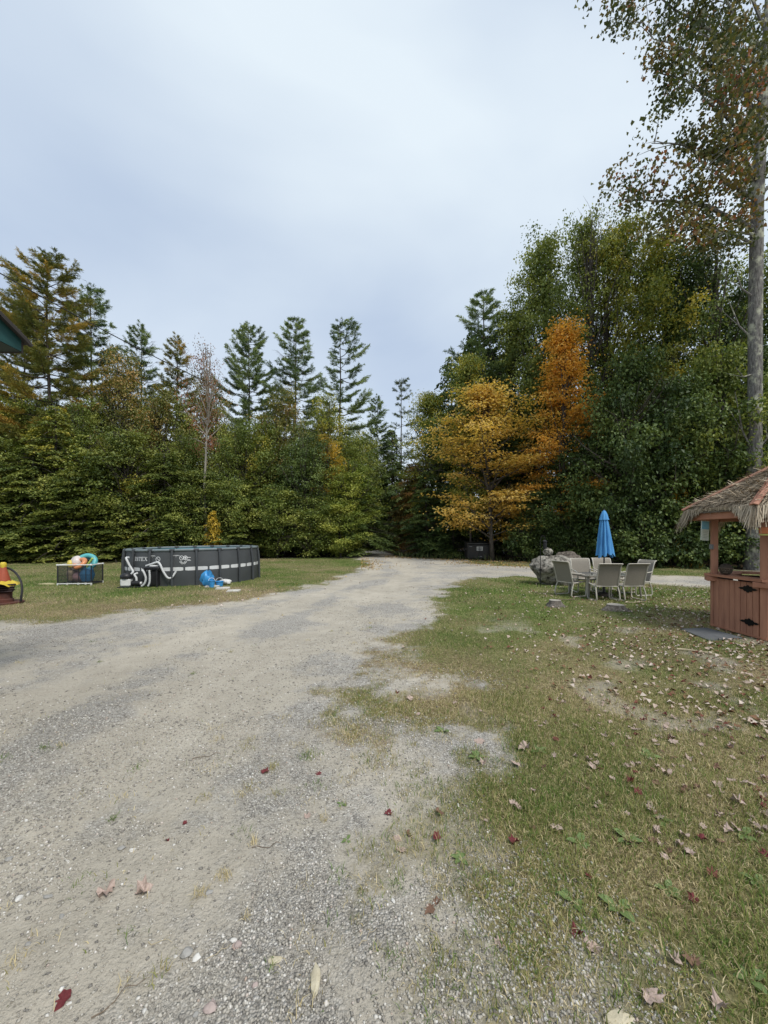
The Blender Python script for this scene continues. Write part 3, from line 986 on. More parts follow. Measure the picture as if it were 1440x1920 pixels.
T('beech_tree', 'beech1', 882, 27.5, 668, 2.3, 'yelgreen', 'yellow-green beech top behind the wide orange beech', rot=2.0)
T('beech_tree', 'beech2', 1064, 24.0, 600, 2.7, 'deeporange', 'cone-shaped bright orange beech among dark green trees', rot=.2)
T('oak_tree', 'oak1', 1185, 21.6, 640, 3.1, 'dark', 'large dark green oak behind the blue umbrella')
T('oak_tree', 'oak1', 1262, 21, 690, 3.0, 'dark', 'dark green oak left of the thatched hut')
T('oak_tree', 'oak1', 1345, 21, 640, 3.0, 'green', 'green oak over the thatched hut')
T('oak_tree', 'oak2', 1100, 23.5, 800, 2.6, 'dark', 'dark green oak under the cone-shaped orange beech')
T('oak_tree', 'oak2', 1018, 24.5, 890, 2.1, 'dark', 'low dark oak behind the boulders')
T('oak_tree', 'oak1', 1452, 21.5, 620, 3.0, 'dark', 'dark oak to the right of the lichened trunk')
T('maple_tree', 'br1', 1245, 23.5, 640, 2.4, 'hemyel', 'small tree with yellow patches among the dark oaks')
T('beech_tree', 'shrub2', 1270, 20.6, 770, .9, 'gold', 'little golden spray among the dark oaks')
for px, Y, top, lb in ((985, 24.8, 965, 'dark oak shrub beside the black dumpster'), (1060, 23.8, 950, 'dark oak shrub behind the brownish boulder'), (1150, 21.4, 955, 'dark oak shrub straight behind the umbrella'),
                       (1205, 20.4, 950, 'leafy dark oak shrub just right of the umbrella'), (1285, 19.9, 945, 'dark oak shrub behind the hanging notice'), (1330, 20, 960, 'dark oak shrub seen past the hut corner post'),
                       (1385, 19.6, 965, 'dark oak shrub seen through the hut opening'), (1110, 22.8, 985, 'low dark oak shrub behind the patio chairs')):
    T('oak_shrub', 'shrub1', px, Y, top, 1.5, 'dark', lb, group='oak shrubs under the right wood')
for px, Y, top, rd, lf, lb in ((100, 24.9, 880, 2.0, 'green', 'mid green bush breaking the dark hemlock row behind the toy bin'), (268, 25.6, 885, 1.9, 'hemyel', 'yellowish broadleaf bush behind the lettered end of the pool'),
                           (348, 26.2, 905, 1.9, 'green', 'mid green bush behind the middle of the pool'), (430, 27.2, 890, 2.0, 'green', 'green bush between the yellow sapling and the plain pool end'),
                           (-5, 24.6, 865, 2.0, 'hemyel', 'yellow-green bush above the orange cone')):
    T('maple_shrub', 'oak2', px, Y, top, rd, lf, lb)
for px, Y, top, rd, lf, lb in ((655, 53, 880, 3.2, 'green', 'green tree far down the drive, left side'), (700, 57, 870, 3.4, 'hem', 'far tree closing the view down the drive'), (742, 58, 865, 3.4, 'green', 'far green tree closing the gap under the thin pale pine'),
                           (782, 55, 880, 3.2, 'hem', 'far dark tree right of the gap'), (725, 50, 935, 2.6, 'hem', 'low far bush at the end of the drive'), (680, 51, 940, 2.6, 'green', 'low green bush at the end of the drive')):
    T('beech_tree', 'lay2', px, Y, top, rd, lf, lb)
# deep rows that close the wood
DG = 'trees deep inside the wood'
for i in range(34):
    px = -260 + i * 58 + RNG.uniform(-14, 14)
    if 690 < px < 790:
        Y = 60
    else:
        Y = RNG.uniform(36, 44) if i % 2 else RNG.uniform(31.5, 35)
    top = (845 if px < 560 else 900 if px < 840 else 650) + RNG.uniform(-30, 40)
    T('hemlock_tree', 'lay%d' % (i % 3 + 1), px, Y, top, 4.0, 'dark', 'dark hemlock deep inside the wood behind the front trees', group=DG)


# the big lichened maple by the hut
def big_maple():
    r = np.random.default_rng(77)
    Y = 18.8
    X = (1415 - CX) / F * Y
    root = thing('maple_tree', 'huge grey trunk blotched with pale lichen and a turning crown behind the thatched hut', 'tree', (X, Y, 0))
    tr, cr_ = MB(), Crown()
    path = [(1416, 1085), (1415, 1000), (1414, 900), (1415, 800), (1416, 700), (1416, 600), (1418, 480), (1420, 380), (1426, 270), (1433, 150), (1440, 20), (1447, -120), (1450, -240)]
    pts = [at(a, b, Y) - Vector((X, Y, 0)) for a, b in path]
    pts[0].z = -.2
    rad = [.46, .335, .30, .285, .28, .275, .27, .25, .225, .19, .15, .09, .03]
    tr.tube(pts, rad, 16)
    zz = [p.z for p in pts]

    def on(z):
        return np.array([np.interp(z, zz, [p.x for p in pts]), np.interp(z, zz, [p.y for p in pts]), z])

    def limb(p, tip, sagk, r0, subs, per, sig, ll):
        s = np.linspace(0, 1, 9)[:, None]
        ctrl = p + (tip - p) * .5 + np.array([0, 0, sagk])
        bp = (1 - s) ** 2 * p + 2 * s * (1 - s) * ctrl + s ** 2 * tip
        bp += r.normal(0, .09, bp.shape) * s
        tr.tube(bp, list(np.linspace(r0, .012, 9)), 6, caps=False)
        for j in range(subs):
            q = .22 + .78 * (j + r.random()) / subs
            p0 = np.array([np.interp(q, s[:, 0], bp[:, k]) for k in range(3)])
            dd = nrm(nrm(tip - p) * .7 + r.normal(0, .75, 3) + np.array([0, 0, .05]))
            tl = r.uniform(.7, 1.9)
            p1 = p0 + dd * tl + np.array([0, 0, -.12 * tl])
            tr.tube([p0, p0 + dd * tl * .5 + r.normal(0, .06, 3), p1], [.022, .013, .005], 4, caps=False)
            bt = r.uniform(.1, .95)
            for _ in range(3):
                c0 = p0 + (p1 - p0) * r.uniform(.35, 1.1) + r.normal(0, .28, 3)
                kk = int(per * r.uniform(.3, 1.5))
                g = r.normal(0, 1, (kk, 3)) * np.array([sig, sig, sig * .75])
                c = c0 + g
                d = nrm(r.normal(0, .6, (kk, 3)) + np.array([0, 0, -.7]))
                n = nrm(r.normal(0, .8, (kk, 3)) + np.array([0, 0, .5]))
                l = ll * r.uniform(.7, 1.25, kk)
                cr_.put(c, d, n, l, l * r.uniform(.7, .95, kk), np.clip(bt + r.normal(0, .12, kk), 0, 1))
    A_ = lambda px, py, dy=0.0: np.array(at(px, py, Y + dy) - Vector((X, Y, 0)))
    for (py, tip, sg, r0, n) in ((392, A_(1165, 372, -.5), 1.2, .13, 16), (300, A_(1228, 262, -1.5), .6, .11, 14), (420, A_(1235, 405, -2), .4, .08, 9), (210, A_(1222, 118, 1), .3, .11, 13),
                                 (150, A_(1200, 40, -.8), .2, .10, 14), (90, A_(1165, -40, .6), .4, .10, 14), (250, A_(1290, 150, -2.5), .2, .09, 12), (340, A_(1300, 310, -2.6), .3, .08, 11),
                                 (190, A_(1300, 30, 2.2), .2, .09, 12), (60, A_(1270, -90, -1), .2, .08, 11), (20, A_(1330, -170, .5), .0, .08, 11), (300, A_(1345, 215, -2.8), .1, .07, 10), (130, A_(1335, 70, -2.6), .1, .07, 11),
                                 (400, A_(1330, 440, -2.2), .2, .07, 9), (330, A_(1560, 260, -1), .4, .1, 9), (220, A_(1600, 130, .8), .3, .1, 9), (110, A_(1580, 10, -1), .3, .1, 9), (30, A_(1540, -120, 0), .2, .08, 8),
                                 (260, A_(1400, 190, 4), .3, .09, 8), (140, A_(1420, 60, 4.2), .3, .09, 8), (360, A_(1390, 330, 3.8), .3, .09, 8), (-60, A_(1400, -230, -1), .2, .07, 8), (-40, A_(1500, -210, 1), .2, .07, 8)):
        z = EYE - (py + 40 - HY) / F * Y
        limb(on(z), tip, sg, r0, n, 24, .30, .185)
    # dead twigs on the lower trunk
    for py, tip in ((855, A_(1378, 735, -.4)), (850, A_(1452, 770, -.4)), (700, A_(1380, 690, -.3)), (640, A_(1365, 560, .3)), (560, A_(1375, 500, -.3))):
        p = on(EYE - (py - HY) / F * Y)
        m_ = (p + tip) / 2 + np.array([-.12 if tip[0] < 0 else .12, 0, -.3])
        tr.tube([p, m_, tip], [.055, .035, .012], 5, caps=False)
        tr.tube([m_, m_ + (tip - p) * .4 + np.array([-.35, .1, .1])], [.02, .006], 4, caps=False)
    tr.build('trunk', BM['lichen'], root, smooth=True)
    link('crown', cr_.mesh('crown', LM['maple'], .3), root)


big_maple()

# ------------------------------------------------------------------ building at the left edge (only its roof corner reaches the picture)
def house():
    M_teal = plain('teal_painted_wood', (.022, .085, .082), (.016, .065, .064), 3, .55, .15, 40, stretch=(.3, .3, 6))
    M_roof = plain('roof_shingles', (.075, .068, .062), (.04, .037, .034), 14, .9, .4, 60)
    M_trim = plain('dark_drip_edge', (.05, .04, .035), (.035, .03, .026), 8, .5)
    M_sof = plain('soffit_board', (.055, .075, .065), (.04, .055, .05), 5, .8)
    tip = at(40, 659, 3.82)
    X1, Y1, ez = tip.x, tip.y, tip.z
    o = thing('house', 'dark teal building whose shingled roof corner reaches in under the pine', 'building', (X1 - 4.6, Y1 - 3.0, 0))
    ox, oy = o.location.x, o.location.y
    L = lambda x, y, z: (x - ox, y - oy, z)
    half, pitch = 3.0, .44
    yr = Y1 - half
    # walls, inset under the overhang
    x0, x1, y0, y1 = X1 - 9, X1 - .5, Y1 - 2 * half + .42, Y1 - .42
    MB().box(L((x0 + x1) / 2, (y0 + y1) / 2, ez / 2), (x1 - x0, y1 - y0, ez)).build('wall', M_teal, o)
    # closed gable: a prism under the roof sheets
    b = MB()
    a = [L(X1, Y1, ez), L(X1, yr, ez + half * pitch), L(X1, Y1 - 2 * half, ez), L(X1 - 9.4, Y1, ez), L(X1 - 9.4, yr, ez + half * pitch), L(X1 - 9.4, Y1 - 2 * half, ez)]
    lift = .115
    up = [(p[0], p[1], p[2] + lift) for p in a]
    b.add([a[0], up[0], up[1], up[2], a[2]], [(4, 3, 2, 1, 0)])
    b.add([a[3], up[3], up[4], up[5], a[5]], [(0, 1, 2, 3, 4)])
    b.add([a[0], a[3], up[3], up[0]], [(0, 1, 2, 3)])
    b.add([a[2], a[5], up[5], up[2]], [(3, 2, 1, 0)])
    b.build('gable', M_teal, o)
    b = MB()
    b.add([(a[i][0], a[i][1], a[i][2] - .004) for i in (0, 2, 5, 3)], [(0, 1, 2, 3)])
    b.build('soffit', M_sof, o)
    for s in (1, -1):
        r = MB()
        e = L(X1 + .03, yr + s * (half + .06), ez + lift - .06 * pitch)
        k = L(X1 + .03, yr, ez + lift + half * pitch)
        w = -9.5
        q = [e, k, (k[0] + w, k[1], k[2]), (e[0] + w, e[1], e[2])]
        q2 = [(p[0], p[1], p[2] + .05) for p in q]
        r.add(q + q2, [(0, 3, 2, 1), (4, 5, 6, 7), (0, 1, 5, 4), (1, 2, 6, 5), (2, 3, 7, 6), (3, 0, 4, 7)])
        r.build('roof', M_roof, o)
        t = MB()
        t.tube([(e[0] + .012, e[1], e[2] - .004), (k[0] + .012, k[1], k[2] - .004)], .022, 4)
        t.build('drip_edge', M_trim, o)
    t = MB()
    t.box(L(X1 - 4.7, Y1 + .012, ez + .04), (9.4, .02, .10))
    t.build('fascia', M_trim, o)
    w = MB()
    w.box(L(x1 + .02, (y0 + y1) / 2, 1.5), (.05, 1.2, 1.1))
    f = w.build('window', M_trim, o)


house()

# overhead wire
wr = MB()
p0, p1 = at(-160, 420, 15), at(470, 752, 30)
wr.tube([p0 + (p1 - p0) * t + Vector((0, 0, -1.1 * 4 * t * (1 - t) * .35)) for t in np.linspace(0, 1, 24)], .028, 5)
tag(wr.build('overhead_wire', plain('black_cable', (.015, .015, .016), rough=.6)), 'black overhead wire slanting down across the left trees', 'wire')

# ------------------------------------------------------------------ pool
M_liner = plain('pool_liner_grey', (.070, .076, .080), (.058, .063, .067), 1.5, .55, .1, 8)
M_steel = plain('pool_frame_grey', (.062, .068, .073), (.048, .052, .056), 3, .42)
M_rim = plain('pool_rim_grey', (.20, .235, .245), (.15, .18, .19), 3, .4)
M_white = plain('white_plastic', (.74, .74, .73), (.62, .62, .60), 4, .5)
M_print = plain('white_print', (.66, .67, .67), (.58, .59, .59), 6, .6)
M_inner = plain('pool_inner_teal', (.12, .26, .30), (.10, .22, .26), 3, .5)


def water_mat():
    m, nt, b, out = new_mat('pool_water')
    b.inputs['Base Color'].default_value = (.05, .17, .19, 1)
    b.inputs['Roughness'].default_value = .06
    n = nd(nt, 'TexNoise', Scale=5.0, Detail=3.0)
    nt.links.new(objcoord(nt), n.inputs['Vector'])
    bp = nd(nt, 'Bump', Strength=.15, Distance=.03)
    nt.links.new(n.outputs['Fac'], bp.inputs['Height'])
    nt.links.new(bp.outputs['Normal'], b.inputs['Normal'])
    return m


PC = (-7.34, 14.98)
PR, PH, PN, PPH = 2.30, 1.17, 20, .1544


def pool():
    o = thing('above_ground_pool', 'round dark grey steel-frame pool with a dashed white band on the lawn', 'swimming pool', (PC[0], PC[1], 0))
    o.rotation_euler = (0, math.radians(-.8), 0)
    n = 120

    def bulge(z):
        return .05 * math.sin(math.pi * min(max(z / PH, 0), 1)) ** .8
    prof = [(PR + bulge(z), z) for z in np.linspace(-.06, PH - .02, 9)]
    sag = lambda a, i: 1 - .009 * abs(math.cos((a - PPH) * PN / 2)) * (1 if 0 < i < 8 else 0)
    MB().lathe(prof, n, fn=sag, caps=False).build('wall', M_liner, o, True)
    MB().lathe([(PR - .03, .02), (PR - .03, PH - .02)][::-1], n, caps=False).build('liner', M_inner, o, True)
    MB().lathe([(.01, 1.0), (PR - .04, 1.0)], 64, caps=False).build('water', water_mat(), o)
    for i in range(PN):
        a, a2 = PPH + 2 * math.pi * i / PN, PPH + 2 * math.pi * (i + 1) / PN
        c, s = math.cos(a), math.sin(a)
        R2 = PR + .085
        MB().tube([(R2 * c, R2 * s, -.10), (R2 * c, R2 * s, .3), ((R2 - .01) * c, (R2 - .01) * s, .8), ((PR + .03) * c, (PR + .03) * s, PH + .01)], .040, 8).build('leg', M_steel, o, True)
        q = [(PR * math.cos(t), PR * math.sin(t), PH + .02) for t in (a + .02, (a + a2) / 2, a2 - .02)]
        MB().tube(q, .042, 8).build('rim_beam', M_rim, o, True)
        j = MB()
        j.tube([(PR * math.cos(t), PR * math.sin(t), PH + .02) for t in (a - .035, a, a + .035)], .050, 8)
        j.tube([((PR + .02) * c, (PR + .02) * s, PH - .10), (PR * c, PR * s, PH + .02)], .046, 8)
        j.build('joint', M_steel, o, True)
        # one dash of the white band, printed across the leg's place
        k, z0, z1 = 9, .505, .625
        vs, hw = [], 2 * math.pi / PN * .46
        for u in np.linspace(-1, 1, k):
            rr = 1 - .09 * abs(math.cos((a + u * hw - PPH) * PN / 2)) * .1
            for z in (z0, z1):
                e = .012 if abs(u) == 1 else 0
                zz = z + (e if z == z0 else -e)
                rad = (PR + bulge(z)) * (1 - .009 * abs(math.cos((a + u * hw - PPH) * PN / 2))) + .006
                vs.append((rad * math.cos(a + u * hw), rad * math.sin(a + u * hw), zz))
        MB().add(vs, [(2 * i_, 2 * i_ + 2, 2 * i_ + 3, 2 * i_ + 1) for i_ in range(k - 1)]).build('band_dash', M_print, o)

    # lettering and pictograms, wrapped on the wall
    def wrap(polys, px, z, h, name, part=o):
        """polys in units of letter height, origin at the left foot; px photo column of the left end"""
        t = (px - CX) / F
        # first hit of the sight line with the wall circle
        dx, dy = t, 1.0
        A_ = dx * dx + dy * dy
        B_ = -2 * (dx * PC[0] + dy * PC[1])
        C_ = PC[0] ** 2 + PC[1] ** 2 - (PR + .06) ** 2
        k = (-B_ - math.sqrt(B_ * B_ - 4 * A_ * C_)) / (2 * A_)
        a0 = math.atan2(k * dy - PC[1], k * dx - PC[0])
        b = MB()
        for poly in polys:
            vs = []
            for (u, v) in poly:
                a = a0 + u * h / (PR + .06)
                zz = z + v * h
                rad = (PR + bulge(zz)) * (1 - .009 * abs(math.cos((a - PPH) * PN / 2))) + .008
                vs.append((rad * math.cos(a), rad * math.sin(a), zz))
            b.add(vs, [tuple(range(len(vs)))])
        return b.build(name, M_print, part)
    R_ = lambda x0, x1, y0, y1: [(x0, y0), (x1, y0), (x1, y1), (x0, y1)]
    sf = .09

    def serif(x0, x1, y):
        return R_(x0, x1, y, y + .10)
    I = [R_(.12, .32, 0, 1), serif(0, .44, 0), serif(0, .44, .9)]
    Nn = [R_(.10, .22, 0, 1), R_(.72, .84, 0, 1), [(.10, 1), (.34, 1), (.84, 0), (.62, 0)], serif(0, .32, 0), serif(0, .3, .9), serif(.62, .94, .9)]
    Tt = [R_(.32, .52, 0, 1), R_(0, .84, .88, 1), R_(0, .10, .68, .9), R_(.74, .84, .68, .9), serif(.2, .64, 0)]
    Ee = [R_(.10, .30, 0, 1), R_(0, .74, .88, 1), R_(0, .78, 0, .12), R_(.3, .56, .44, .56), R_(.66, .74, .70, .9), R_(.70, .78, .1, .3)]
    Xx = [[(.08, 0), (.20, 0), (.86, 1), (.74, 1)], [(.06, 1), (.30, 1), (.90, 0), (.66, 0)], serif(0, .30, 0), serif(.58, .98, 0), serif(0, .38, .9), serif(.62, .94, .9)]
    x = 0
    for gl, adv in ((I, .58), (Nn, 1.04), (Tt, .9), (Ee, .86), (Xx, 1.0)):
        wrap([[(u + x, v) for u, v in p] for p in gl], 251.5, .845, .132, 'letter')
        x += adv

    def ring(cx, cy, r, w, n=14):
        out = []
        for i in range(n):
            a, b_ = 2 * math.pi * i / n, 2 * math.pi * (i + 1) / n
            out.append([(cx + r * math.cos(a), cy + r * math.sin(a)), (cx + r * math.cos(b_), cy + r * math.sin(b_)), (cx + (r - w) * math.cos(b_), cy + (r - w) * math.sin(b_)), (cx + (r - w) * math.cos(a), cy + (r - w) * math.sin(a))])
        return out
    ban = lambda cx, cy, r: ring(cx, cy, r, r * .22) + [[(cx - r * .7, cy + r * .55), (cx - r * .55, cy + r * .7), (cx + r * .7, cy - r * .55), (cx + r * .55, cy - r * .7)]]
    lines = lambda x0, y0: [R_(x0, x0 + .10, y0, y0 + .10), R_(x0 + .16, x0 + .8, y0 + .01, y0 + .045), R_(x0 + .16, x0 + .66, y0 + .075, y0 + .11), R_(x0 + .3, x0 + .4, y0 - .12, y0 - .08)]
    wrap(lines(0, .5), 280, .86, .27, 'warning_text')
    wrap(ban(0, 0, .085), 296, .90, 1, 'warning_mark')
    wrap(lines(0, .5), 324, .86, .27, 'warning_text')
    wrap(ban(0, 0, .075), 341, .93, 1, 'warning_mark')
    wrap(ring(0, 0, .07, .02) + [R_(-.04, .04, -.012, .012), R_(-.012, .012, -.04, .04)], 348, .93, 1, 'warning_mark')
    for q in range(4):
        an = math.pi + math.pi * q / 3
        wrap(ring(.075 * math.cos(an), .05 * math.sin(an), .035, .014, 10), 344, .80, 1, 'warning_mark')
    wrap([R_(0, .12, 0, .018), R_(0, .09, .03, .045)], 351, .83, 1, 'warning_text')
    wrap([R_(0, .10, 0, .018)], 352, .93, 1, 'warning_text')
    return o


pool()

M_black = plain('black_plastic', (.018, .018, .02), (.012, .012, .013), 5, .45)
M_hose = plain('white_hose', (.62, .63, .63), (.5, .51, .51), 30, .5, .4, 60, stretch=(1, 1, 1))


def ribbed(pts, r, name, mat, parent=None, step=.03):
    """a corrugated hose through the points"""
    P = [Vector(p) for p in pts]
    dense = []
    for i in range(len(P) - 1):
        a, b, c, d = P[max(i - 1, 0)], P[i], P[i + 1], P[min(i + 2, len(P) - 1)]
        m = max(3, int((c - b).length / step))
        for k in range(m):
            t = k / m
            dense.append(.5 * ((2 * b) + (c - a) * t + (2 * a - 5 * b + 4 * c - d) * t * t + (3 * b - a - 3 * c + d) * t ** 3))
    dense.append(P[-1])
    return MB().tube(dense, [r * (1.0 if k % 2 else .86) for k in range(len(dense))], 8).build(name, mat, parent, True)


def pool_gear():
    # sand filter pump at the pool's left shoulder
    b = gp(237, 1101)
    o = thing('pool_pump', 'white and black pool filter pump with an upright hose beside the pool', 'pump', (b[0], b[1], 0), .2)
    MB().box((0, 0, .16), (.30, .26, .28), bev=.05).build('housing', M_white, o)
    MB().lathe([(.17, .29), (.18, .33), (.17, .40), (.10, .46), (.05, .47)], 18, (0, 0, 0)).build('lid', M_black, o, True)
    MB().tube([(.16, 0, .12), (.26, 0, .12), (.42, -.02, .12)], [.085, .09, .08], 12).build('motor', M_black, o, True)
    MB().tube([(.42, -.02, .12), (.47, -.02, .12)], .05, 10).build('cap', M_white, o)
    MB().box((.12, 0, .012), (.66, .32, .03), bev=.01).build('base', M_black, o)
    ribbed([(.10, .02, .40), (.17, .02, .46), (.17, .05, .52), (.08, .08, .66), (-.03, .10, .88), (-.06, .14, .95), (-.02, .22, .95)], .036, 'hose', M_hose, o)
    ribbed([(.30, .0, .2), (.28, .02, .3), (.22, .04, .40), (.28, .12, .44)], .036, 'hose', M_hose, o)
    # black side table
    b = gp(285, 1100.5)
    t = thing('side_table', 'black plastic side table with white hoses on it beside the pool', 'table', (b[0], b[1] + .12, 0), -.1)
    MB().box((0, 0, .62), (.58, .42, .045), bev=.02).build('table_top', M_black, t)
    MB().box((0, 0, .585), (.50, .34, .05)).build('apron', M_black, t)
    for sx in (-1, 1):
        for sy in (-1, 1):
            MB().tube([(sx * .20, sy * .15, .58), (sx * .215, sy * .165, .3), (sx * .235, sy * .18, 0)], [.032, .028, .024], 6).build('leg', M_black, t)
    MB().box((.09, 0, .30), (.24, .28, .5), bev=.03).build('storage_box', M_black, t)
    X, Y = b[0], b[1] + .12
    h = ribbed([(X - .24, Y - .05, .68), (X - .05, Y - .08, .74), (X + .14, Y - .06, .80), (X + .26, Y - .1, .72), (X + .36, Y - .12, .52), (X + .50, Y - .1, .30), (X + .60, Y - .06, .30), (X + .68, Y + .02, .45), (X + .76, Y + .09, .66), (X + .80, Y + .22, .76)], .036, 'pool_hose', M_hose)
    tag(h, 'white corrugated hose looping from the black table up to the pool wall', 'hose')
    h = ribbed([(X - .22, Y + .05, .69), (X - .02, Y - .1, .68), (X + .20, Y + .02, .69), (X + .30, Y + .05, .73)], .034, 'pool_hose', M_hose)
    tag(h, 'short white hose lying across the black table', 'hose')
    h = ribbed([(X - .26, Y - .22, .55), (X - .20, Y - .235, .50), (X - .13, Y - .235, .30), (X - .17, Y - .245, .12), (X - .26, Y - .25, .04)], .034, 'pool_hose', M_hose)
    tag(h, 'white hose curving down to the grass under the black table', 'hose')
    h = ribbed([(X - .02, Y - .235, .56), (X + .0, Y - .24, .35), (X - .01, Y - .24, .15), (X - .05, Y - .25, .04)], .030, 'pool_hose', M_hose)
    tag(h, 'straight white hose hanging in front of the black table', 'hose')


pool_gear()

M_blue = plain('blue_plastic', (.05, .30, .62), (.04, .23, .52), 8, .45)
M_bag = plain('white_bag', (.66, .66, .64), (.48, .48, .46), 7, .55, .3, 12)


def crumple(c, s, seed, name, mat, label, cat, n=14, m=10, amp=.28, zcut=0.0):
    """a soft crumpled heap"""
    r = np.random.default_rng(seed)
    ph = r.uniform(0, 6.28, (6, 2))
    vs = []
    for i in range(m + 1):
        th = math.pi * i / m
        for k in range(n):
            a = 2 * math.pi * k / n
            q = 1 + amp * sum(math.sin((j + 2) * a + ph[j, 0]) * math.sin((j % 3 + 1) * th * 1.3 + ph[j, 1]) for j in range(6)) / 2.2
            vs.append((s[0] * q * math.sin(th) * math.cos(a), s[1] * q * math.sin(th) * math.sin(a), max(zcut, s[2] * (.5 + .5 * math.cos(th) * q))))
    fs = [(i * n + k, i * n + (k + 1) % n, (i + 1) * n + (k + 1) % n, (i + 1) * n + k)[::-1] for i in range(m) for k in range(n)]
    o = MB().add(vs, fs).build(name, mat, None, True)
    o.location = c
    return tag(o, label, cat)


def bucket(px, py, r, h, label):
    x, y = gp(px, py)
    o = thing('bucket', label, 'bucket', (x, y, 0), .5)
    MB().lathe([(r * .8, .0), (r, h), (r * .94, h), (r * .78, .03)], 20, caps=False).build('body', M_blue, o, True)
    MB().lathe([(.004, .012), (r * .8, .012)], 20, caps=False).build('bottom', M_blue, o)
    MB().torus((0, 0, h), r, .012, n=20).build('rim', M_blue, o, True)
    MB().torus((0, 0, h), r * 1.02, .006, Matrix.Rotation(math.radians(68), 4, 'X'), n=14, a1=math.pi, m=5).build('handle', M_white, o)


bucket(397, 1101, .095, .21, 'taller blue bucket standing under the blue bag by the pool')
bucket(412, 1099, .12, .16, 'wide low blue bucket beside the pool wall')
x, y = gp(391, 1099)
crumple((x - .02, y - .04, 0), (.20, .12, .46), 3, 'tarp_bag', M_blue, 'crumpled blue bag leaning on the pool behind the buckets', 'bag', amp=.35)
x, y = gp(383, 1097)
crumple((x, y + .1, 0), (.16, .12, .16), 4, 'plastic_bag', M_bag, 'white plastic bag slumped left of the blue buckets', 'bag')
x, y = gp(421, 1096)
crumple((x, y + .05, 0), (.22, .13, .17), 5, 'plastic_bag', M_bag, 'white plastic bag slumped right of the blue buckets', 'bag')
M_slab = plain('pale_slab', (.62, .60, .55), (.36, .34, .30), 5, .85, .3, 25)
for i, (px, py, a, w, d, lb) in enumerate(((400, 1100, .25, .42, .30, 'white paving slab nearest the blue buckets'), (419, 1104, .3, .40, .30, 'white paving slab between the two other slabs by the pool'), (438, 1109, .2, .38, .30, 'white paving slab farthest out from the pool'))):
    x, y = gp(px, py)
    r = np.random.default_rng(40 + i)
    poly = [(sx * w / 2 + r.normal(0, .02), sy * d / 2 + r.normal(0, .02)) for sx, sy in ((-1, -1), (0, -1.05), (1, -1), (1, 0), (1, 1), (0, 1), (-1, 1), (-1, .1))]
    s = MB().extrude(poly, -.01, .04).build('paving_slab', M_slab)
    s.location, s.rotation_euler = (x, y, 0), (0.02, -.02, a)
    tag(s, lb, 'slab')

# ------------------------------------------------------------------ toy bin
def net_mat():
    m, nt, b, out = new_mat('dark_mesh_net')
    b.inputs['Base Color'].default_value = (.020, .024, .034, 1)
    b.inputs['Roughness'].default_value = .8
    tr = nd(nt, 'BsdfTransparent')
    mx = nd(nt, 'MixShader')
    mx.inputs[0].default_value = .42
    nt.links.new(tr.outputs[0], mx.inputs[1])
    nt.links.new(b.outputs['BSDF'], mx.inputs[2])
    nt.links.new(mx.outputs[0], out.inputs['Surface'])
    return m


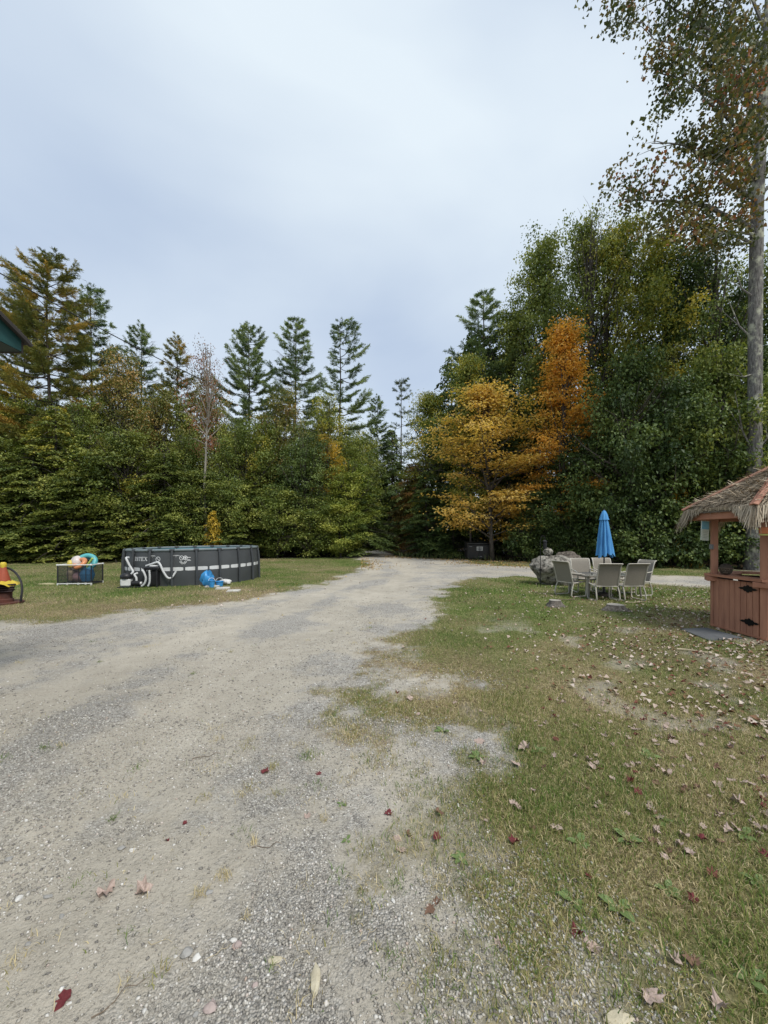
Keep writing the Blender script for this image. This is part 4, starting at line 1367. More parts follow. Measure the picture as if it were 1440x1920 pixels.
def toy_bin():
    Y0 = 13.2
    bx, by = gp(138, 1097)
    W, D, Hh = 1.06, .62, .68
    rz = .10
    o = thing('toy_bin', 'dark mesh pool toy bin on a white pipe frame, heaped with inflatables', 'bin', (bx, by + D / 2, 0), rz)
    net = net_mat()
    M_pipe = plain('white_pipe', (.72, .72, .70), (.6, .6, .58), 4, .4)
    M_dk = plain('dark_binding', (.018, .02, .028), rough=.7)
    cs = [(-W / 2, -D / 2), (W / 2, -D / 2), (W / 2, D / 2), (-W / 2, D / 2)]
    for i in range(4):
        a, b = cs[i], cs[(i + 1) % 4]
        MB().add([(a[0], a[1], .06), (b[0], b[1], .06), (b[0], b[1], Hh - .03), (a[0], a[1], Hh - .03)], [(0, 1, 2, 3)]).build('net_panel', net, o)
        MB().tube([(a[0], a[1], 0), (a[0], a[1], Hh)], .02, 8).build('post', M_dk, o)
        MB().tube([(a[0], a[1], Hh), (b[0], b[1], Hh)], .020, 8).build('top_rail', M_pipe, o)
        MB().tube([(a[0], a[1], .045), (b[0], b[1], .045)], .018, 8).build('bottom_rail', M_pipe if i == 0 else M_dk, o)
        MB().tube([(a[0] - .03, a[1], Hh), (a[0] + .03, a[1], Hh)], .030, 8).build('corner_joint', M_pipe, o)
        MB().tube([(a[0], a[1], -.02), (a[0], a[1], .07)], .028, 8).build('foot', M_pipe, o)
    for u in (-.2, .12, .34):
        MB().box((W * u, -D / 2 - .004, Hh / 2), (.018, .012, Hh - .06)).build('strap', M_dk, o)
        MB().box((W * u, -D / 2 - .018, .045), (.05, .03, .06)).build('clip', M_pipe, o)
    MB().box((0, -D / 2 - .004, .34), (W, .008, .012)).build('strap', M_dk, o)
    R = lambda ax, d: Matrix.Rotation(math.radians(d), 4, ax)

    def toy(name, mb, mat, label, cat, loc, rot=None):
        t = mb.build(name, mat, None, True)
        t.location = (bx + loc[0], by + D / 2 + loc[1], loc[2])
        tag(t, label, cat)
    col = lambda n, c: plain(n, c, tuple(v * .8 for v in c), 3, .35)
    toy('swim_ring', MB().torus((0, 0, 0), .24, .085, R('X', 60) @ R('Y', 18), 26, 10), col('vinyl_teal', (.10, .42, .44)), 'teal inflatable ring on top of the heaped toy bin', 'swim ring', (.17, .05, .76))
    toy('swim_ring', MB().torus((0, 0, 0), .17, .075, R('X', 48) @ R('Y', -12), 24, 10), col('vinyl_orange', (.62, .24, .10)), 'orange and white inflatable ring at the front of the toy bin', 'swim ring', (.08, -.14, .72))
    toy('inflatable_float', MB().lathe([(.02, -.26), (.13, -.22), (.19, -.08), (.20, .08), (.13, .22), (.02, .26)], 16, fn=lambda a, i: 1 + .12 * math.cos(3 * a + i)), col('vinyl_white', (.68, .60, .56)), 'puffy pinkish white inflatable bulging over the toy bin rim', 'inflatable', (-.12, .0, .72))
    toy('inflatable_float', MB().lathe([(.02, -.14), (.09, -.11), (.12, 0), (.08, .11), (.02, .14)], 14, fn=lambda a, i: 1 + .1 * math.cos(2 * a + i)), col('vinyl_yellow', (.62, .50, .10)), 'small yellow inflatable at the left end of the toy bin', 'inflatable', (-.26, -.12, .70))
    toy('pool_noodle', MB().tube([(-.10, 0, -.42), (.05, 0, .0), (.24, -.02, .24)], .036, 10), col('foam_lime', (.46, .62, .14)), 'lime green foam noodle sticking out of the toy bin', 'pool noodle', (.26, -.1, .66))
    toy('inflatable_float', MB().lathe([(.02, -.27), (.16, -.22), (.22, 0), (.16, .22), (.02, .27)], 16, fn=lambda a, i: 1 + .08 * math.cos(2 * a)), col('vinyl_blue', (.06, .24, .46)), 'blue inflatable seen through the mesh of the toy bin', 'inflatable', (.26, -.05, .33))
    toy('inflatable_float', MB().lathe([(.02, -.24), (.14, -.2), (.2, 0), (.14, .2), (.02, .24)], 16, fn=lambda a, i: 1 + .1 * math.sin(3 * a)), col('vinyl_tan', (.42, .33, .22)), 'tan striped inflatable seen through the left mesh of the toy bin', 'inflatable', (-.30, .02, .33))
    toy('inflatable_float', MB().torus((0, 0, 0), .20, .09, R('X', 80) @ R('Y', 30), 24, 10), col('vinyl_skyblue', (.22, .46, .62)), 'pale blue inflatable ring behind the teal ring in the toy bin', 'inflatable', (.02, .2, .74))
    toy('inflatable_float', MB().lathe([(.02, -.2), (.12, -.16), (.17, 0), (.12, .16), (.02, .2)], 14, fn=lambda a, i: 1 + .12 * math.cos(3 * a + i)), col('vinyl_cream', (.66, .56, .42)), 'cream inflatable wedged at the back of the toy bin', 'inflatable', (-.28, .16, .70))
    toy('beach_ball', MB().lathe([(.002, -.18)] + [(.18 * math.cos(t), .18 * math.sin(t)) for t in np.linspace(-1.4, 1.4, 9)] + [(.002, .18)], 18), col('vinyl_pink', (.50, .30, .30)), 'pinkish ball in the middle of the toy bin behind its mesh', 'ball', (-.02, -.06, .26))


toy_bin()
x, y = gp(90, 1096)
s = MB().extrude([(-.26, -.09), (.05, -.13), (.26, -.02), (-.05, .12)], 0, .045).build('wooden_board', plain('yellowish_board', (.50, .46, .27), (.38, .34, .19), 8, .8))
s.location = (x, y, .0)
tag(s, 'pale yellow board lying on the grass beside the toy bin', 'board')

# ------------------------------------------------------------------ cone on the well casing
def cone_stack():
    bx, by = gp(6, 1131)
    M_rust = plain('rusty_iron', (.13, .045, .03), (.06, .03, .025), 7, .9, .4, 25)
    M_dark = plain('dark_rubber', (.045, .028, .028), (.03, .02, .02), 7, .8)
    M_cone = plain('faded_orange_cone', (.42, .095, .045), (.30, .07, .04), 5, .6)
    M_yel = plain('yellow_vinyl', (.66, .50, .05), (.55, .40, .04), 5, .5)
    w = thing('well_casing', 'rusty round well casing with a flat rim ring standing in the grass', 'well casing', (bx, by, 0))
    MB().lathe([(.20, -.02), (.20, .10), (.17, .12), (.17, .26), (.19, .27)], 24).build('pipe', M_rust, w, True)
    MB().lathe([(.17, .0), (.40, .0), (.40, .03), (.17, .03)], 28, fn=lambda a, i: 1 + .03 * math.sin(5 * a)).build('rim_ring', M_rust, w)
    z = .272
    s = thing('traffic_cone', 'faded orange traffic cone with yellow cap on its stack of dark square bases', 'traffic cone', (bx, by, z), .6)
    for k in range(4):
        MB().box((0, 0, .03 + k * .055), (.42 - .012 * (3 - k), .42 - .012 * (3 - k), .035), Matrix.Rotation(.1 * k, 4, 'Z'), bev=.012).build('base', M_dark, s)
    MB().lathe([(.155, .21), (.15, .25), (.095, .48), (.052, .64)], 22).build('cone', M_cone, s, True)
    MB().lathe([(.056, .61), (.062, .66), (.058, .72), (.048, .74), (.03, .75)], 14, fn=lambda a, i: 1 + .1 * math.sin(3 * a + i)).build('cap', M_yel, s, True)
    # yellow cloth over the base corners
    n = 28
    rings = []
    for r_, z_ in ((.15, .285), (.19, .265), (.24, .25), (.29, .23)):
        rings.append([(r_ * math.cos(a) * (1 + .22 * (r_ - .15) / .14 * math.cos(4 * a)), r_ * math.sin(a) * (1 + .22 * (r_ - .15) / .14 * math.cos(4 * a)), z_ - .05 * (r_ - .15) / .14 * (1 - math.cos(4 * a)) + .012 * math.sin(7 * a)) for a in np.linspace(0, 2 * math.pi, n, endpoint=False)])
    vs = [p for rg in rings for p in rg]
    fs = [(i * n + k, i * n + (k + 1) % n, (i + 1) * n + (k + 1) % n, (i + 1) * n + k) for i in range(3) for k in range(n)]
    MB().add(vs, fs).build('yellow_skirt', M_yel, s, True)
    c = at(2, 1066, by)
    h = MB()
    P = [at(-30, 1072, by + .1), at(-12, 1064, by + .1), at(14, 1065, by + .1), at(30, 1075, by + .05), at(39, 1090, by), at(41.5, 1105, by - .05), at(40, 1118, by - .1), at(39, 1128, by - .12)]
    ribbed(P, .026, 'black_pipe', M_black, None, .06)
    o = bpy.data.objects['black_pipe']
    tag(o, 'black plastic pipe arching down to the grass beside the cone', 'pipe')


cone_stack()

# ------------------------------------------------------------------ boulders, hook, stumps
def boulder_mat(name, c1, c2, c3):
    m, nt, b, out = new_mat(name)
    L = nt.links
    v = objcoord(nt)
    n = nd(nt, 'TexNoise', Scale=2.2, Detail=8.0, Roughness=.7)
    L.new(v, n.inputs['Vector'])
    r = ramp(nt, [(.34, c3), (.45, c2), (.62, c1)])
    L.new(n.outputs['Fac'], r.inputs['Fac'])
    vo = nd(nt, 'TexNoise', Scale=9.0, Detail=6.0, Roughness=.75)
    L.new(v, vo.inputs['Vector'])
    r2 = ramp(nt, [(.40, .16), (.54, 1.0)])
    L.new(vo.outputs['Fac'], r2.inputs['Fac'])
    L.new(mixc(nt, .8, r.outputs['Color'], r2.outputs['Color'], 'MULTIPLY'), b.inputs['Base Color'])
    b.inputs['Roughness'].default_value = .95
    b.inputs['Specular IOR Level'].default_value = .15
    bp = nd(nt, 'Bump', Strength=.9, Distance=.05)
    L.new(vo.outputs['Fac'], bp.inputs['Height'])
    L.new(bp.outputs['Normal'], b.inputs['Normal'])
    return m


def rock(name, mat, size, seed, sub=4, amp=.22, flat=.6, cut=None):
    import bmesh
    from mathutils import noise as mn
    bm = bmesh.new()
    bmesh.ops.create_icosphere(bm, subdivisions=sub, radius=1.0)
    off = Vector((seed * 3.7, seed * 1.3, seed * 7.1))
    r = np.random.default_rng(seed)
    planes = [(Vector(nrm(r.normal(0, 1, 3))), r.uniform(.62, .86)) for _ in range(9)]
    for v in bm.verts:
        p = v.co.copy()
        for nn, d in planes:                       # knock off facets
            k = p.dot(nn)
            if k > d:
                p -= nn * (k - d) * flat
        k = mn.fractal(p * 1.4 + off, 1.0, 2.0, 4) * amp + mn.fractal(p * 5 + off, 1.0, 2.0, 3) * amp * .22
        p *= 1 + k
        v.co = Vector((p.x * size[0], p.y * size[1], p.z * size[2]))
    me = bpy.data.meshes.new(name)
    bm.to_mesh(me)
    bm.free()
    me.polygons.foreach_set('use_smooth', [True] * len(me.polygons))
    me.materials.append(mat)
    return link(name, me)


MR = boulder_mat('boulder_pitted', (.40, .375, .325), (.26, .24, .205), (.075, .068, .058))
MR2 = boulder_mat('boulder_brownish', (.17, .145, .12), (.13, .11, .09), (.07, .06, .05))
b1 = rock('boulder', MR, (.86, .62, .60), 8, 5, .17, .9)
b1.location = (at(1040, 1100, 13.25).x, 13.25, .42)
tag(b1, 'big pale grey pitted boulder beside the patio chairs', 'boulder')
b2 = rock('boulder', MR2, (.62, .5, .66), 9, 4, .14)
b2.location = (at(1066, 1060, 14.7).x, 14.7, .44)
tag(b2, 'brownish rounded boulder behind the pale boulder', 'boulder')
b3 = rock('rock', MR, (.155, .13, .15), 13, 4, .2)
p = at(1027.5, 1034, 13.2)
b3.location = p
tag(b3, 'small pale rock perched on top of the big boulder', 'rock')


def hook():
    x, y = gp(1013, 1100)
    o = thing('shepherd_hook', 'thin black shepherd hook with a dark lantern in front of the boulder', 'garden hook', (x, y, 0))
    M_ = plain('black_iron', (.012, .012, .012), rough=.5, metal=.3)
    MB().tube([(0, 0, -.1), (0, 0, .5), (.005, 0, 1.0), (0, 0, 1.45), (.01, 0, 1.58), (.05, 0, 1.66), (.11, 0, 1.67), (.15, 0, 1.62), (.15, 0, 1.57)], .0125, 7).build('pole', M_, o, True)
    MB().tube([(-.09, 0, -.05), (-.085, 0, .12), (0, 0, .14)], .010, 6).build('step_prong', M_, o)
    l = MB().lathe([(.015, 1.54), (.07, 1.50), (.075, 1.48)], 10, (.15, 0, 0))
    l.lathe([(.055, 1.48), (.055, 1.28)], 10, (.15, 0, 0))
    l.lathe([(.075, 1.28), (.075, 1.25)], 10, (.15, 0, 0))
    l.build('lantern', plain('dark_lantern', (.02, .02, .022), rough=.35), o)


hook()


def stump(px, py, r, h, seed, label):
    x, y = gp(px, py)
    rr = np.random.default_rng(seed)
    ph = rr.uniform(0, 6.28, 5)
    fn = lambda a, i: 1 + (.17 if i < 3 else .09) * math.sin(3 * a + ph[0]) + (.09 if i < 2 else .03) * math.sin(5 * a + ph[1]) + .03 * math.sin(11 * a + ph[2])
    o = thing('tree_stump', label, 'stump', (x, y, 0))
    MB().lathe([(r * 1.7, -.03), (r * 1.42, .02), (r * 1.12, h * .45), (r, h * .85), (r * .94, h)], 40, fn=fn, caps=False).build('bark', bark_mat('stump_bark_%d' % seed, (.20, .18, .155), (.06, .05, .042), vs=(9, 9, 2)), o, True)
    m, nt, b, out = new_mat('cut_wood_%d' % seed)
    wv = nd(nt, 'TexWave', Scale=14.0, Distortion=3.0, Detail=3.0, wave_type='RINGS', rings_direction='Z')
    nt.links.new(objcoord(nt), wv.inputs['Vector'])
    q = ramp(nt, [(.2, (.22, .20, .17)), (.8, (.40, .37, .32))])
    nt.links.new(wv.outputs['Fac'], q.inputs['Fac'])
    nt.links.new(q.outputs['Color'], b.inputs['Base Color'])
    b.inputs['Roughness'].default_value = .9
    MB().lathe([(r * .97, h), (r * .6, h + .006), (.005, h - .004)], 40, fn=lambda a, i: fn(a, 4) if i == 0 else 1, caps=False).build('cut_face', m, o)


stump(1040, 1136, .135, .14, 61, 'small pale-topped stump in the grass left of the patio chairs')
stump(1153, 1143, .175, .12, 62, 'wider dark-sided stump right behind the patio chair legs')

# ------------------------------------------------------------------ patio set
M_frame = plain('beige_powder_coat', (.50, .47, .40), (.42, .39, .33), 4, .45)
M_sling = plain('tan_sling_fabric', (.255, .230, .19), (.21, .188, .155), 60, .85, .3, 300)
M_tabf = plain('table_frame_taupe', (.22, .20, .17), (.17, .155, .13), 4, .45)


def chair_proto():
    o = thing('patio_chair', 'x', 'chair')
    W = .27
    back = [(-.20, .40), (-.23, .52), (-.285, .72), (-.33, .88), (-.365, .955), (-.41, .975)]     # (y, z) up the back, rolled top
    seat = [(.27, .40), (.23, .425), (.0, .395), (-.14, .385), (-.20, .40)]
    for nm, pr in (('back_sling', back), ('seat_sling', seat)):
        vs = []
        for (y_, z_) in pr:
            for u in (-1, -.5, 0, .5, 1):
                s = .018 * (1 - u * u)
                vs.append((u * (W - .012), y_ - (s if nm == 'back_sling' else 0), z_ - (s if nm == 'seat_sling' else 0)))
        n = len(vs)
        vs += [(x_, y_ + (.008 if nm == 'back_sling' else 0), z_ + (0 if nm == 'back_sling' else -.008)) for x_, y_, z_ in vs]
        fs = []
        for i in range(len(pr) - 1):
            for k in range(4):
                q = (i * 5 + k, i * 5 + k + 1, i * 5 + k + 6, i * 5 + k + 5)
                fs += [q, tuple(j + n for j in q)[::-1]]
        MB().add(vs, fs).build(nm, M_sling, o, True)
    for s in (-1, 1):
        x_ = s * W
        MB().tube([(x_, y_, z_) for y_, z_ in back[::-1]] + [(x_, y_, z_) for y_, z_ in seat[::-1][1:]], .017, 8).build('side_frame', M_frame, o, True)
        MB().tube([(x_, -.27, .665), (x_ * 1.06, -.16, .655), (x_ * 1.08, .08, .63), (x_ * 1.08, .20, .605), (x_ * 1.07, .255, .55)], .018, 8, flat=.8).build('armrest', M_frame, o, True)
        MB().tube([(x_ * 1.07, .255, .55), (x_ * 1.06, .265, .40), (x_ * 1.05, .27, .2), (x_ * 1.05, .26, .05), (x_ * 1.05, .22, .018)], .017, 8).build('leg', M_frame, o, True)
        MB().tube([(x_ * 1.0, -.17, .39), (x_ * 1.05, -.235, .24), (x_ * 1.05, -.265, .06), (x_ * 1.05, -.235, .018)], .017, 8).build('leg', M_frame, o, True)
        MB().tube([(x_ * 1.05, .22, .018), (x_ * 1.05, -.235, .018)], .017, 8).build('runner', M_frame, o, True)
    for y_, z_ in ((back[-1]), (.26, .40), (-.2, .385)):
        MB().tube([(-W, y_, z_), (W, y_, z_)], .013, 6).build('crossbar', M_frame, o)
    return o


CH = chair_proto()
TC = Vector((6.16, 10.75, 0))
chairs = [  # px of the chair, Y, facing (deg from +Y, clockwise towards +X), label
    (1131, 10.02, 4, 'tan sling chair, back turned, tucked under the table below the blue umbrella'),
    (1178, 10.05, -4, 'tan sling chair, back turned, beside the sideways chair at the table end'),
    (1069, 10.75, 68, 'tan sling chair seen from the side at the boulder end of the table'),
    (1096, 11.45, 186, 'tan sling chair facing out across the table, next to the boulder'),
    (1139, 11.6, 182, 'tan sling chair facing out directly behind the umbrella pole'),
    (1192, 10.95, -100, 'tan sling chair seen edge-on at the hut end of the table'),
]
for i, (px, Y, deg, lb) in enumerate(chairs):
    loc = ((px - CX) / F * Y, Y, 0)
    if i == 0:
        CH.location, CH.rotation_euler = loc, (0, 0, -math.radians(deg))
        CH['label'], CH['group'] = lb, 'patio chairs round the glass table'
    else:
        copy_thing(CH, loc, -math.radians(deg), lb, 'patio chairs round the glass table')


def table():
    o = thing('patio_table', 'oblong glass-topped patio table with taupe metal frame and legs', 'table', TC, math.radians(6))
    m, nt, b, out = new_mat('table_glass')
    b.inputs['Base Color'].default_value = (.20, .21, .21, 1)
    b.inputs['Roughness'].default_value = .12
    b.inputs['Transmission Weight'].default_value = .45
    h = .60
    a, c = .78, .46
    MB().box((0, 0, h - .006), (2 * a - .04, 2 * c - .04, .010), bev=.003).build('glass_top', m, o)
    for s in (-1, 1):
        MB().tube([(-a + .05, s * c, h - .01), (a - .05, s * c, h - .01)], .024, 8).build('edge_rail', M_tabf, o, True)
        MB().tube([(s * a, -c + .05, h - .01), (s * a, c - .05, h - .01)], .024, 8).build('edge_rail', M_tabf, o, True)
        for t in (-1, 1):
            MB().tube([(s * (a - .05), t * c, h - .01), (s * (a - .01), t * (c - .01), h - .01), (s * a, t * (c - .05), h - .01)], .026, 8).build('corner', M_tabf, o, True)
            MB().tube([(s * (a - .03), t * (c - .03), h - .03), (s * (a - .045), t * (c - .04), .3), (s * (a - .02), t * (c - .02), 0)], .026, 8).build('leg', M_tabf, o, True)
    MB().lathe([(.045, h - .012), (.055, h + .012), (.03, h + .014)], 16).build('umbrella_ring', M_tabf, o, True)


table()


def umbrella():
    o = thing('patio_umbrella', 'closed bright blue patio umbrella standing through the table', 'umbrella', TC)
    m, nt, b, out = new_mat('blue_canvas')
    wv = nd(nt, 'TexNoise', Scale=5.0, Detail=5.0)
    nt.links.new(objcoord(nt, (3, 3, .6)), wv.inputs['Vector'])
    q = ramp(nt, [(.3, (.045, .20, .46)), (.7, (.085, .31, .60))])  # two blues in upright streaks: fold shading painted into the canvas colour
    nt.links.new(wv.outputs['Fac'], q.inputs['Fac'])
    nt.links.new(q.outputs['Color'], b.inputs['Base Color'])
    b.inputs['Roughness'].default_value = .8
    zs = np.array([.0, .06, .2, .4, .6, .8, 1.0])       # 0 top .. 1 hem
    z0, z1 = 2.22, 1.10
    n = 96
    vs = []
    for t in zs:
        R = .075 + .155 * t ** .85
        for k in range(n):
            a = 2 * math.pi * k / n
            fold = abs(math.sin(4 * a + .5 * math.sin(a * 3) + .5 * t)) ** .7
            r = R * (.62 + .42 * fold + .05 * math.sin(3 * a + 2 * t))
            z = z0 + (z1 - z0) * t
            if t == 1.0:
                z += .10 * (1 - fold) - .05 * math.sin(a * 2 + 1)
            vs.append((r * math.cos(a) + .03 * t, r * math.sin(a), z))
    fs = [(i * n + k, (i + 1) * n + k, (i + 1) * n + (k + 1) % n, i * n + (k + 1) % n) for i in range(len(zs) - 1) for k in range(n)]
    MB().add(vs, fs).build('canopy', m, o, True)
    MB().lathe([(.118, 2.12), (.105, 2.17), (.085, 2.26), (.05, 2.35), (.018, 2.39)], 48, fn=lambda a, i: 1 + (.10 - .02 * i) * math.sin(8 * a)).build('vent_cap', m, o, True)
    M_p = plain('dark_bronze_pole', (.035, .03, .027), rough=.4)
    MB().tube([(0, 0, .06), (0, 0, 2.36)], .019, 10).build('pole', M_p, o, True)
    MB().lathe([(.02, 2.38), (.026, 2.40), (.012, 2.43)], 10).build('finial', M_p, o, True)
    for k in range(8):
        a = 2 * math.pi * (k + .4) / 8
        MB().tube([(.05 * math.cos(a), .05 * math.sin(a), 1.9), (.12 * math.cos(a), .12 * math.sin(a), 1.12)], .007, 4).build('rib', M_p, o)
    MB().lathe([(.24, .0), (.24, .03), (.18, .07), (.05, .09), (.032, .11), (.030, .36)], 28).build('base', M_p, o, True)


umbrella()

# ------------------------------------------------------------------ thatched hut
M_terra = plain('terracotta_stain', (.45, .205, .125), (.32, .14, .085), 3.0, .6, .25, 22, stretch=(1, 1, 1))
M_terra_v = plain('terracotta_board', (.44, .21, .13), (.31, .14, .088), 2.0, .65, .2, 26, stretch=(6, 6, .8))
M_thatch_under = plain('thatch_underlay', (.16, .13, .095), (.09, .072, .052), 30, .95)
HC = Vector((6.95, 6.65, 0))


def hexp(r, k):
    a = math.radians(150 + 60 * k)
    return Vector((r * math.cos(a), r * math.sin(a), 0))


def hut():
    o = thing('tiki_hut', 'six-sided terracotta tiki bar with a shaggy grey thatched roof', 'hut', HC)
    PRr, RR, EZ, AZ = .95, 1.42, 2.12, 2.945
    r = np.random.default_rng(5)
    ca = math.cos(math.radians(30))
    for k in range(6):
        v0, v1 = hexp(PRr, k), hexp(PRr, k + 1)
        ed = (v1 - v0).normalized()
        out = Vector((ed.y, -ed.x, 0))
        if out.dot((v0 + v1) / 2) < 0:
            out = -out
        ang = math.atan2(ed.y, ed.x)
        Rz = Matrix.Rotation(ang, 4, 'Z')
        if k != 5: MB().box(v0 + Vector((0, 0, 1.02)), (.10, .10, 2.04), Matrix.Rotation(math.radians(150 + 60 * k), 4, 'Z'), bev=.008).build('post', M_terra_v, o)
        # boards of this side
        nbd = 8
        L = (v1 - v0).length - .10
        for i in range(nbd):
            c = v0 + ed * (.05 + L * (i + .5) / nbd) + out * (.042 + r.normal(0, .0015))
            MB().box(c + Vector((0, 0, .475)), (L / nbd - .006, .022, .87), Rz, bev=.003).build('wall_board', M_terra_v, o)
        MB().box((v0 + v1) / 2 + out * .02 + Vector((0, 0, .475)), (L, .012, .86), Rz).build('backing', plain('dark_backing', (.05, .025, .018), rough=.9) if k == 0 else bpy.data.materials['dark_backing'], o)
        MB().box((v0 + v1) / 2 + out * .050 + Vector((0, 0, .035)), (L + .12, .03, .03), Rz).build('plinth', M_terra, o)
        # counter: mitred plank ring
        ri, ro = .80, 1.10
        a0, a1, b0, b1 = hexp(ri, k), hexp(ri, k + 1), hexp(ro, k), hexp(ro, k + 1)
        g_ = .0025
        q = [a0 + ed * g_, a1 - ed * g_, b1 - ed * g_, b0 + ed * g_]
        z0, z1 = .945, .985
        MB().add([(p.x, p.y, z0) for p in q] + [(p.x, p.y, z1) for p in q], [(0, 3, 2, 1)[::-1], (4, 5, 6, 7), (0, 1, 5, 4), (1, 2, 6, 5), (2, 3, 7, 6), (3, 0, 4, 7)]).build('counter', M_terra, o)
        MB().box(v0 * 1.055 + Vector((0, 0, .895)), (.14, .24, .085), Matrix.Rotation(math.radians(150 + 60 * k), 4, 'Z'), bev=.006).build('corner_block', M_terra, o)
        # eave beam
        e0, e1 = hexp(1.33, k), hexp(1.33, k + 1)
        MB().box((e0 + e1) / 2 + Vector((0, 0, 2.035)), ((e1 - e0).length - .03, .04, .12), Rz, bev=.004).build('eave_beam', M_terra, o)
        i0, i1 = hexp(PRr, k), hexp(PRr, k + 1)
        MB().box((i0 + i1) / 2 + Vector((0, 0, 2.09)), ((i1 - i0).length, .05, .10), Rz).build('plate_beam', M_terra, o)
        rf = MB().tube([hexp(PRr * .1, k) + Vector((0, 0, AZ - .16)), hexp(1.36, k) + Vector((0, 0, EZ - .03))], .035, 4)
        rf.build('rafter', M_terra, o)
        # hip board
        h0, h1 = hexp(RR + .01, k) + Vector((0, 0, EZ + .055)), Vector((0, 0, AZ + .075))
        d = (h1 - h0)
        ax = d.normalized()
        sd_ = ax.cross(Vector((0, 0, 1))).normalized()
        un = sd_.cross(ax)
        hb = MB()
        for s in (-1, 1):
            w_ = sd_ * s * .055 - un * .022
            t_ = un * .018
            q = [h0, h0 + w_, h1 + w_, h1]
            hb.add(q + [p + t_ for p in q], [(0, 1, 2, 3)[::-s], (4, 5, 6, 7)[::s], (0, 1, 5, 4), (1, 2, 6, 5), (2, 3, 7, 6)])
        hb.build('hip_board', plain('hip_board_faded', (.38, .19, .125), (.29, .13, .085), 4, .7) if k == 0 else bpy.data.materials['hip_board_faded'], o)
        # roof deck of this side
        f0, f1, ap = hexp(RR - .02, k) + Vector((0, 0, EZ)), hexp(RR - .02, k + 1) + Vector((0, 0, EZ)), Vector((0, 0, AZ))
        MB().add([f0, f1, ap, f0 - Vector((0, 0, .03)), f1 - Vector((0, 0, .03)), ap - Vector((0, 0, .03))], [(0, 1, 2), (5, 4, 3), (0, 3, 4, 1)]).build('roof_deck', M_thatch_under, o)
        # thatch: thousands of straws laid down the slope, hanging over the eave
        N = 5200
        f0, f1, ap = (np.array(p) for p in (f0, f1, ap))
        u = r.random(N)
        v = .13 + .87 * (1 - np.sqrt(r.random(N)))
        v[:1500] = r.random(1500) * .05                   # eave fringe
        base = (f0 * (1 - u)[:, None] + f1 * u[:, None]) * (1 - v)[:, None] + ap * v[:, None]
        dn = nrm(((f0 * (1 - u)[:, None] + f1 * u[:, None]) - ap))
        nn = nrm(np.cross(f1 - f0, ap - f0)[None, :])
        if nn[0, 2] < 0:
            nn = -nn
        corner = np.clip((np.abs(u - .5) * 2 - .35) / .65, 0, 1) ** 1.3
        ln = r.uniform(.10, .24, N)
        ln[:1500] = (.012 + .30 * corner[:1500]) * r.uniform(.5, 1.35, 1500)
        dirv = nrm(dn + r.normal(0, .34, (N, 3)) + nn * .08)
        hang = (np.arange(N) < 1500)[:, None]
        tip = base + dirv * ln[:, None] * np.where(hang, .45, 1) + nn * r.uniform(0, .028, N)[:, None]
        tip[:, 2] -= np.where(hang[:, 0], ln * .8, 0)
        sdv = nrm(np.cross(dirv, np.repeat(nn, N, 0)))
        w = r.uniform(.004, .010, N)[:, None]
        b_ = base + nn * r.uniform(.006, .05, N)[:, None]
        V = np.stack([b_ - sdv * w, b_ + sdv * w, tip + sdv * w * .5, tip - sdv * w * .5], 1).reshape(-1, 3)
        Q = np.arange(N * 4).reshape(-1, 4)
        me = np_mesh('thatch', V, Q, tone_mat('thatch_straw', [(0, (.15, .115, .082)), (.5, (.38, .31, .22)), (1, (.62, .52, .39))], .9) if k == 0 else bpy.data.materials['thatch_straw'], r.random(N))
        t = link('thatch', me, o)
        t['kind'] = 'stuff'
    # butterfly hinges on the side facing the drive
    M_h = plain('black_iron_hinge', (.008, .008, .009), rough=.45, metal=.4)
    v0, v1 = hexp(PRr, 0), hexp(PRr, 1)
    ed = (v1 - v0).normalized()
    out = Vector((-1, 0, 0))
    for px, z in ((1414, .80), (1417, .25)):
        s = .72 if px == 1414 else .745
        c = v0 + ed * s + out * .058
        poly = [(-.17, 0), (-.12, .020), (-.085, .016), (-.06, .045), (-.03, .04), (-.012, .062), (.012, .062), (.03, .04), (.06, .045), (.085, .016), (.12, .020), (.17, 0)]
        poly = poly + [(x_, -y_) for x_, y_ in poly[::-1][1:-1]]
        Mx = Matrix(((ed.x, 0, out.x), (ed.y, 0, out.y), (0, 1, 0))).to_4x4()
        MB().extrude([(x_, y_ + 0) for x_, y_ in poly], 0, .008, Matrix.Translation(c + Vector((0, 0, z))) @ Mx).build('hinge', M_h, o)
    # small grey box on the corner post
    MB().box(hexp(PRr, 0) + Vector((-.07, -.02, 1.48)), (.05, .06, .09), bev=.008).build('outlet_box', plain('grey_metal_box', (.25, .26, .26), rough=.5), o)
    # orange header board of the next side
    e0, e1 = hexp(1.30, 1), hexp(1.30, 2)
    ed2 = (e1 - e0).normalized()
    Rz = Matrix.Rotation(math.atan2(ed2.y, ed2.x), 4, 'Z')
    MB().box((e0 + e1) / 2 + Vector((0, 0, 1.77)), ((e1 - e0).length - .05, .035, .10), Rz, bev=.004).build('header_board', plain('orange_board', (.42, .13, .04), (.33, .09, .03), 5, .6), o)
    MB().box((e0 + e1) / 2 + Vector((0, 0, 1.704)), ((e1 - e0).length - .05, .05, .022), Rz).build('header_trim', plain('olive_trim', (.36, .36, .09), rough=.6), o)
    for e in (e0 + ed2 * .2, e1 - ed2 * .2):
        MB().tube([e + Vector((0, 0, 1.82)), e + Vector((0, 0, 1.98))], .006, 5).build('hanger', M_h, o)

    # hanging notice by the corner
    p = at(1321, 976, 7.05)
    s = thing('hanging_sign', 'small blue and cream notice hanging from the hut eave', 'sign', (p.x, p.y, p.z - .365), math.radians(14))
    s.rotation_euler = (0, math.radians(3), math.radians(14))
